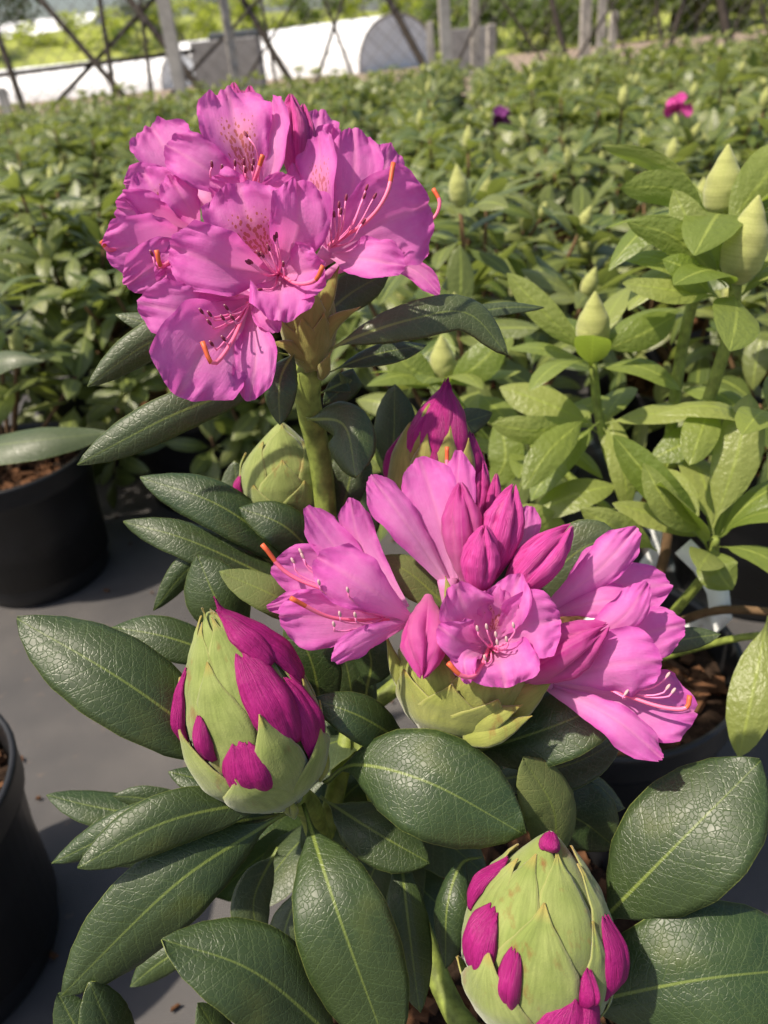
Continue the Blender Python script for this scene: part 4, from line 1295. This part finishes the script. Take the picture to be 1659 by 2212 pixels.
def bud_data():
    """closed bud: unit height, pointed, wrapped in spiralling scales"""
    vs, fs, nuv = [], [], []
    pr = [(0, .10), (.06, .16), (.2, .235), (.38, .26), (.58, .225), (.78, .135), (.92, .06), (1, .010)]
    N, S = 30, 30
    for i in range(S + 1):
        s = i / S
        for j in range(N):
            a = 2 * math.pi * j / N
            # scale edges: saw-tooth relief climbing in a spiral
            k1 = (s * 2.6 - .95 * abs(((a / 2.0944) % 1.0) - .5)) % 1.0
            r = table(pr, s) * (1 + .055 * (1 - k1) * (1 if s < .92 else .3))
            vs.append(V((r * math.cos(a), r * math.sin(a), s))); nuv.append((.4, .5))
    for i in range(S):
        for j in range(N):
            fs.append((i * N + j, i * N + (j + 1) % N, (i + 1) * N + (j + 1) % N, (i + 1) * N + j))
    fs.append(tuple(S * N + j for j in range(N)))
    return vs, fs, nuv
_bv, _bf, _bn = bud_data()
BUD_ME = mesh('closed_bud', _bv, _bf, {'nuv': _bn, 'met': _bn})
BUD_ME.materials.append(M['bgbud'])

def leaf_matrix(base, dr, up, L):
    x = dr.normalized()
    z, y = frame_of(x, up)
    y = z.cross(x)
    return Matrix.Translation(base) @ Matrix((x, y, z)).transposed().to_4x4() @ Matrix.Scale(L, 4)

def axis_matrix(base, ax, L, spin=0):
    z = ax.normalized()
    x, y = frame_of(z, V((1, 0, 0)) if abs(z.x) < .9 else V((0, 1, 0)))
    return Matrix.Translation(base) @ Matrix((x, y, z)).transposed().to_4x4() @ Matrix.Rotation(spin, 4, 'Z') @ Matrix.Scale(L, 4)

def put(name, me, mtx, parent):
    o = bpy.data.objects.new(name, me)
    col.objects.link(o)
    o.parent = parent
    o.matrix_basis = mtx
    return o

def whorl(rnd, c, ax, n, L, elev=(5, 45), start=0.0):
    """leaf transforms of a rosette round an axis"""
    ax = ax.normalized()
    x, y = frame_of(ax, V((1, 0, 0)) if abs(ax.x) < .9 else V((0, 1, 0)))
    out = []
    for k in range(n):
        a = start + 2 * math.pi * k / n + rnd.uniform(-.25, .25)
        e = math.radians(rnd.uniform(*elev))
        rad = x * math.cos(a) + y * math.sin(a)
        dr = rad * math.cos(e) + ax * math.sin(e)
        up = ax * math.cos(e) - rad * math.sin(e)
        up = (up + V((rnd.gauss(0, .2), rnd.gauss(0, .2), 0))).normalized()
        out.append((leaf_matrix(c + rad * .003 - ax * rnd.uniform(0, .02), dr, up, L * rnd.uniform(.8, 1.15)), rnd.randrange(4)))
    return out

# ---- right-hand neighbour with fresh lime leaves, its shoots placed from the photograph
RP = G(1285, 1415, 0.24); RP.z = 0.008
right = empty('potted_rhododendron', RP, 'lime-leaved rhododendron close behind on the right with tight pale green buds', 'potted plant')
add_pot(right, 2)
rr = random.Random(21)
rsoil = RP + V((0, 0, .20))
def shoot(root, org, tip, buddir, budL, nleaf, L, mat, elev=(5, 45), start=0, low=0, rnd=rr, stemfrom=None, via=None, r=.0038, tw='stem'):
    ax = buddir.normalized()
    if stemfrom is not None:
        stem([stemfrom] + ([via] if via is not None else []) + [tip], [r * 1.15, r], root, org, tw)
    for mt, i in whorl(rnd, tip - org, ax, nleaf, L, elev, start):
        put('leaf', leaf_data(i, mat), mt, root)
    if low:
        for mt, i in whorl(rnd, tip - org - ax * .035, ax, low, L * .95, (-25, 12), start + .4):
            put('leaf', leaf_data(i, mat), mt, root)
    if budL:
        put('closed_bud', BUD_ME, axis_matrix(tip - org - ax * .002, ax, budL, rnd.uniform(0, 6)), root)

UPV = V((0, 0, 1))
j1 = P(1440, 1010, .66); j2 = P(1370, 1150, .68)
stem([rsoil, j2, j1], [.0075, .006, .005], right, RP, 'twig')
shoot(right, RP, P(1555, 470, .60), V((0, .05, 1)), .054, 8, .098, 'lime', (0, 50), .3, 2, stemfrom=j1, via=P(1480, 720, .64), r=.0045)
shoot(right, RP, P(1590, 605, .56), V((.12, 0, 1)), .060, 7, .092, 'lime', (-5, 40), .9, 0, stemfrom=P(1500, 960, .62), via=P(1575, 720, .575), r=.0045)
shoot(right, RP, P(1278, 760, .66), V((0, 0, 1)), .054, 7, .085, 'lime', (5, 50), .1, 0, stemfrom=j2, via=P(1300, 930, .67))
shoot(right, RP, P(958, 828, .74), V((0, 0, 1)), .050, 8, .085, 'lime', (5, 50), .5, 2, stemfrom=j2, via=P(1100, 1000, .74))
shoot(right, RP, P(1545, 1160, .60), V((.05, 0, 1)), 0, 9, .090, 'lime', (0, 55), .2, 0, stemfrom=P(1450, 1330, .66), via=P(1530, 1230, .615))
shoot(right, RP, P(1300, 905, .66), V((-.1, -.3, 1)), 0, 6, .085, 'lime', (-20, 30), .8, 0)
shoot(right, RP, P(1370, 1010, .64), V((.1, -.2, 1)), 0, 4, .080, 'lime', (-15, 40), .2, 0)
shoot(right, RP, P(1150, 960, .72), V((0, -.2, 1)), 0, 6, .080, 'lime', (-10, 40), 0, 0, stemfrom=j2)
shoot(right, RP, P(1660, 900, .58), V((0, 0, 1)), 0, 6, .080, 'lime', (-15, 40), 0, 0, stemfrom=j1)
stem([rsoil, P(1500, 1330, .66), P(1720, 1325, .62)], [.004, .0035], right, RP, 'twig')
stem([rsoil, P(1560, 1385, .64), P(1720, 1370, .60)], [.003, .003], right, RP, 'stem')
stem([j1, P(1440, 1180, .67), P(1390, 1320, .69), rsoil + V((.02, .01, 0))], [.004, .005, .005], right, RP, 'twig')
def rleaf(b, m, t, hw, roll=0, curl=.3, mat='lime'):
    pts = [P(*b), P(*m), P(*t)]
    v, f, uv = blade(pts, mpx(hw, m[2]), LEAFP, RP, roll=roll, kup=.1, curl=curl, wave=.1, nu=18, nv=8, seed=nseed(), petiole=.08)
    return link('leaf', mesh('leaf', v, f, uv), M[mat], right)
rleaf((1570, 600, .56), (1500, 500, .55), (1455, 410, .55), 38)
rleaf((1570, 620, .56), (1460, 515, .55), (1355, 480, .55), 36, 10)
rleaf((1540, 470, .58), (1430, 360, .57), (1300, 315, .57), 22, 30)
rleaf((1535, 480, .58), (1450, 410, .57), (1340, 405, .57), 36, 10)
rleaf((1560, 500, .58), (1640, 400, .57), (1720, 300, .57), 55, -10)
rleaf((1550, 640, .55), (1440, 625, .54), (1345, 610, .54), 34, -35)
rleaf((1540, 640, .55), (1480, 580, .535), (1430, 560, .535), 36, -30)
rleaf((1540, 1140, .59), (1590, 990, .58), (1620, 850, .58), 50, 0)
rleaf((1545, 850, .60), (1515, 930, .58), (1490, 1005, .575), 40, 8)
rleaf((1530, 1140, .59), (1430, 1060, .57), (1325, 940, .57), 40, 10)
rleaf((1530, 1150, .59), (1450, 1100, .56), (1390, 1000, .56), 34, -10)
rleaf((1540, 1180, .59), (1550, 1230, .57), (1580, 1275, .57), 44, 0)
rleaf((1420, 1190, .60), (1340, 1145, .58), (1255, 1100, .58), 34, 10)
rleaf((1270, 900, .65), (1190, 970, .62), (1130, 1058, .615), 38, 0)
rleaf((1270, 910, .66), (1160, 930, .64), (1060, 915, .64), 32, 10)
rleaf((1270, 770, .65), (1190, 690, .64), (1095, 590, .64), 30, 10)
rleaf((1300, 760, .64), (1390, 720, .63), (1460, 680, .63), 36, -10)
rleaf((1660, 1330, .52), (1625, 1500, .50), (1596, 1636, .50), 48, 0)
rleaf((960, 835, .72), (1030, 790, .70), (1090, 730, .70), 40, 0)
rleaf((960, 835, .72), (880, 790, .71), (840, 740, .71), 40, 0)
rleaf((1240, 1180, .66), (1160, 1130, .64), (1090, 1120, .64), 40, 15)
rleaf((1040, 1060, .70), (1090, 1000, .68), (1080, 900, .68), 40, 15)

# white plant tags stuck in that pot
def tagstrip(pts, w, label):
    c = spline([P(*q) for q in pts], 10)
    base = c[-1]
    vs, fs = [], []
    for i, q in enumerate(c):
        t = (c[min(i + 1, 10)] - c[max(i - 1, 0)]).normalized()
        n, s = frame_of(t, (CAM - q).normalized())
        for a, b in ((-1, 0), (1, 0), (1, 1), (-1, 1)):
            vs.append(q + s * a * w * .5 - n * b * .0008 - base)
    for i in range(10):
        for j in range(4):
            fs.append((i * 4 + j, i * 4 + (j + 1) % 4, i * 4 + 4 + (j + 1) % 4, i * 4 + 4 + j))
    fs += [(3, 2, 1, 0), (40, 41, 42, 43)]
    o = link('plant_tag', mesh('plant_tag', vs, fs), M['white'])
    o.location = base
    tag(o, label, 'plant tag', 'white plastic plant tags')
t0 = RP + V((.055, .02, .215))
def pix(w):
    v = w - CAM; d = v.dot(F_)
    return (PW / 2 + v.dot(R_) / d * PF, PH / 2 - v.dot(U_) / d * PF, d)
tagstrip([(1475, 1180, .66), (1530, 1240, .655), (1550, 1340, .65), pix(t0)], .018, 'bent white plastic tag hanging beside the lime plant at the right edge')
t1 = RP + V((-.02, .03, .215))
tagstrip([(1372, 1065, .72), (1400, 1110, .715), (1420, 1200, .715), pix(t1)], .018, 'white plastic tag half hidden behind the lime leaves at centre right')

# ---- neighbours on the left in black pots
def left_plant(c, label, kind, leaves, rz=0, shoots=7, seed=0, mat='field'):
    root = empty('potted_rhododendron', c, label, 'potted plant')
    add_pot(root, kind)
    rnd = random.Random(seed)
    so = c + V((0, 0, .20))
    for k in range(shoots):
        a = rnd.uniform(0, 6.28); r_ = rnd.uniform(.04, .17)
        tip = c + V((math.cos(a) * r_, math.sin(a) * r_, rnd.uniform(.34, .52)))
        ax = V((math.cos(a) * .3, math.sin(a) * .3, 1))
        shoot(root, c, tip, ax, .04 if rnd.random() < .7 else 0, 8, .095, mat, (-5, 45), rnd.uniform(0, 6), 4, rnd, so, r=.003, tw='twig')
    for b, m, t, hw, roll in leaves:
        pts = [P(*b), P(*m), P(*t)]
        v, f, uv = blade(pts, mpx(hw, m[2]), LEAFP, c, roll=roll, kup=.2, curl=.5, wave=.1, nu=18, nv=8, seed=nseed(), petiole=.08)
        link('leaf', mesh('leaf', v, f, uv), M['leaf_grey'], root)
    return root
c = G(8, 985, .246); c.z = .006
left_plant(c, 'rhododendron in a black pot of bark chips at the left edge, standing on grey fabric', 3,
           [((-260, 1000, .80), (20, 958, .72), (240, 935, .74), 52, 30), ((-200, 860, .85), (0, 780, .80), (92, 780, .80), 34, 20)], shoots=5, seed=4)
c = G(-330, 1745, .246); c.z = .006
root = empty('nursery_pot', c, 'black pot of dark soil cut off by the lower left edge', 'pot')
add_pot(root, 4)
for k in range(2):
    stem([c + V((-.03, .03 * k, .20)), c + V((-.06, .03, .34))], [.004, .003], root, c, 'twig')

# ---- field
def field_variant(seed):
    rnd = random.Random(seed)
    shoots, stems = [], []
    n = rnd.randint(8, 10)
    for k in range(n):
        a = 2 * math.pi * k / n * 1.0 + rnd.uniform(-.4, .4)
        r_ = .03 if k == 0 else rnd.uniform(.07, .20)
        z = rnd.uniform(.40, .50) + (.08 if k == 0 else 0) + rnd.uniform(0, .06) - r_ * .25
        tip = V((math.cos(a) * r_, math.sin(a) * r_, z))
        ax = V((math.cos(a) * .35 * (r_ / .15), math.sin(a) * .35 * (r_ / .15), 1)).normalized()
        lv = whorl(rnd, tip, ax, rnd.randint(7, 9), .092, (0, 50), rnd.uniform(0, 6)) + whorl(rnd, tip - ax * .035, ax, rnd.randint(4, 6), .092, (-25, 15), rnd.uniform(0, 6))
        bd = axis_matrix(tip, ax, rnd.uniform(.036, .050), rnd.uniform(0, 6)) if rnd.random() < .62 else None
        shoots.append((lv, bd))
        stems.append([V((0, 0, .20)), V((tip.x * .5, tip.y * .5, .30)), tip])
    for k in range(5):
        a = rnd.uniform(0, 6.28); r_ = rnd.uniform(.12, .19)
        tip = V((math.cos(a) * r_, math.sin(a) * r_, rnd.uniform(.27, .34)))
        ax = V((math.cos(a) * .8, math.sin(a) * .8, 1)).normalized()
        shoots.append((whorl(rnd, tip, ax, rnd.randint(6, 8), .085, (-15, 35), rnd.uniform(0, 6)), None))
        stems.append([V((0, 0, .20)), V((tip.x * .5, tip.y * .5, .27)), tip])
    sv, sf = [], []
    for s in stems: tube_data(s, [.005, .0035, .003], 6, 6, sv, sf)
    sme = mesh('stems', sv, sf); sme.materials.append(M['twig'])
    # joined foliage
    def joined(with_buds):
        vs, fs, nuv, tint, mi = [], [], [], [], []
        for lv, bd in shoots:
            for mt, i in lv:
                o = len(vs); v, f, n_ = LEAF_LO[i]
                vs += [mt @ q for q in v]; nuv += n_; tint += [rnd.random()] * len(v)
                fs += [tuple(o + q for q in ff_) for ff_ in f]; mi += [0] * len(f)
            if with_buds and bd is not None:
                o = len(vs)
                pr = [(0, .14), (.3, .30), (.6, .25), (1, .02)]
                for r__, z in ((p[1], p[0]) for p in pr):
                    for j in range(6):
                        vs.append(bd @ V((r__ * math.cos(j * 1.047), r__ * math.sin(j * 1.047), z))); nuv.append((.5, .5)); tint.append(0)
                for i in range(3):
                    for j in range(6):
                        fs.append((o + i * 6 + j, o + i * 6 + (j + 1) % 6, o + i * 6 + 6 + (j + 1) % 6, o + i * 6 + 6 + j)); mi.append(1)
        me = mesh('foliage', vs, fs, {'nuv': nuv, 'met': nuv})
        at = me.attributes.new('tint', 'FLOAT', 'POINT'); at.data.foreach_set('value', tint)
        me.materials.append(M['field']); me.materials.append(M['bgbud'])
        me.polygons.foreach_set('material_index', mi)
        return me
    return dict(shoots=shoots, stems=sme, far=joined(True), mid=joined(False))

VAR = [field_variant(60 + s) for s in range(6)]
rnd = random.Random(99)
spots = []
yy = 0.98; row = 0
while yy < 10.0:
    sp = .40 + .016 * yy
    xx = -.62 * yy - .9 + (row % 2) * sp * .5
    while xx < .62 * yy + .9:
        x = xx + rnd.uniform(-.05, .05); y = yy + rnd.uniform(-.05, .05)
        px = pix(V((x, y, .45)))
        if -170 < px[0] < 1830:
            ok = True
            if y < 1.55 and x < -.02: ok = False                       # open fabric on the left front
            if (V((x, y, 0)) - V((RP.x, RP.y, 0))).length < .34: ok = False
            if ok: spots.append((x, y, row))
        xx += sp
    yy += sp * .86; row += 1
spots += [(-.62, 1.72, -1), (-1.02, 1.60, -1), (-.86, 1.30, -1), (-.12, 1.50, -1), (-.37, 1.46, -1)]
spots.sort(key=lambda s: s[1])
NEAR_LEAF = 18
ORD = ['leftmost', 'second from left', 'third from left', 'fourth from left', 'fifth from left', 'sixth from left', 'seventh from left', 'eighth from left']
ROWN = {0: 'first', 1: 'second', 2: 'third', 3: 'fourth', 4: 'fifth', 5: 'sixth'}
def near_label(i):
    x, y, rw = spots[i]
    if rw < 0:
        k = sorted(s[0] for s in spots if s[2] < 0).index(x)
        return 'green rhododendron, %s of the five behind the left bark-filled pot' % ORD[k]
    k = sorted(s[0] for s in spots[:NEAR_LEAF] if s[2] == rw).index(x)
    return 'budded green rhododendron, %s in the %s row behind the flowering plant' % (ORD[k], ROWN.get(rw, 'next'))
for i, (x, y, rw) in enumerate(spots):
    vr = VAR[rnd.randrange(6)]
    root = empty('potted_rhododendron', (x, y, .008), None)
    root.rotation_euler = (0, 0, rnd.uniform(0, 6.28))
    s = rnd.uniform(.90, 1.12)
    root.scale = (1, 1, s)
    if i < NEAR_LEAF:
        tag(root, near_label(i), 'potted plant', 'first rows of potted rhododendrons')
    else:
        tag(root, 'budded green rhododendron in the dense nursery field stretching to the fence', 'potted plant', 'field of potted rhododendrons')
    p = link('pot', pot_mesh(), None, root)
    if y < 3:
        s_ = link('bark_mulch', soil_mesh(1 + i % 4), None, p); s_['kind'] = 'stuff'
    link('stems', vr['stems'], None, root)
    if rw < 0:                                             # low side branches that hang over the rim
        for k in range(7):
            a = rnd.uniform(-2.6, -.2) - root.rotation_euler.z
            r_ = rnd.uniform(.16, .20)
            tip = V((math.cos(a) * r_, math.sin(a) * r_, rnd.uniform(.10, .28)))
            ax = V((math.cos(a), math.sin(a), .6)).normalized()
            for mt, q in whorl(rnd, tip, ax, 7, .09, (-10, 40), rnd.uniform(0, 6)): put('leaf', leaf_data(q, 'field'), mt, root)
            v, f = tube_data([V((0, 0, .20)), V((math.cos(a) * .12, math.sin(a) * .12, .27)), tip], [.004, .003], 6, 8)
            link('stem', mesh('stem', v, f), M['twig'], root)
    if i < NEAR_LEAF:
        for lv, bd in vr['shoots']:
            for mt, k in lv: put('leaf', leaf_data(k, 'field'), mt, root)
            if bd is not None: put('closed_bud', BUD_ME, bd, root)
    elif y < 5.0:
        link('foliage', vr['mid'], None, root)['kind'] = 'stuff'
        for lv, bd in vr['shoots']:
            if bd is not None: put('closed_bud', BUD_ME, bd, root)
    else:
        link('foliage', vr['far'], None, root)['kind'] = 'stuff'
print('field plants', len(spots))

# two field plants already show colour
def nearest_root(q):
    return min((o for o in bpy.data.objects if o.name.startswith('potted_rhododendron') and o.get('group')), key=lambda o: (V((o.location.x, o.location.y, 0)) - V((q.x, q.y, 0))).length)
def coloured(px, py, d, size, mat, n, label, nm):
    q = P(px, py, d)
    root = nearest_root(q)
    tag(root, label, 'potted plant', root['group'])
    r = random.Random(px)
    inv = (Matrix.Translation(root.location) @ root.rotation_euler.to_matrix().to_4x4() @ Matrix.Diagonal((*root.scale, 1))).inverted()
    for k in range(n):
        a = r.uniform(0, 6.28); e = r.uniform(-.3, 1.2)
        dr = V((math.cos(a) * math.cos(e), math.sin(a) * math.cos(e) - .4, math.sin(e))).normalized()
        v, f, uv = blade([q, q + dr * size * .6, q + dr * size], size * .42, PETALP, V((0, 0, 0)), roll=r.uniform(-40, 40), curl=-.5, ruffle=.1, nu=8, nv=6, endround=.2, seed=k)
        v = [inv @ w for w in v]
        link(nm, mesh(nm, v, f, uv), M[mat], root)
coloured(1078, 262, 2.6, .048, 'petal_dim', 12, 'green rhododendron in the field with one open purple flower truss', 'petal')
coloured(1466, 235, 1.75, .034, 'rose', 8, 'green rhododendron at right in the field with one bud showing pink', 'petal')

# scattered bark crumbs on the fabric round the pots
r = random.Random(5)
vs, fs = [], []
for k in range(420):
    x, y = r.uniform(-.75, .6), r.uniform(.35, 1.7)
    if r.random() > .35 + .6 * noise.noise(V((x * 4, y * 4, 2))): continue
    z = .011 + .004 * noise.noise(V((x * 2.1, y * 2.1, 0)))
    m3 = Matrix.Rotation(r.uniform(0, 6.28), 3, 'Z')
    a, b, c_ = r.uniform(.002, .008), r.uniform(.001, .003), r.uniform(.0006, .0018)
    o = len(vs)
    for sx in (-1, 1):
        for sy in (-1, 1):
            for sz in (-1, 1): vs.append(V((x, y, z)) + m3 @ V((sx * a * r.uniform(.6, 1), sy * b * r.uniform(.6, 1), sz * c_)))
    for f in ((0, 1, 3, 2), (4, 6, 7, 5), (0, 4, 5, 1), (2, 3, 7, 6), (0, 2, 6, 4), (1, 5, 7, 3)): fs.append(tuple(o + q for q in f))
o = link('bark_crumbs', mesh('bark_crumbs', vs, fs, smooth=False), M['bark'])
o['kind'] = 'stuff'
tag(o, 'brown bark crumbs scattered on the grey ground fabric', 'bark')
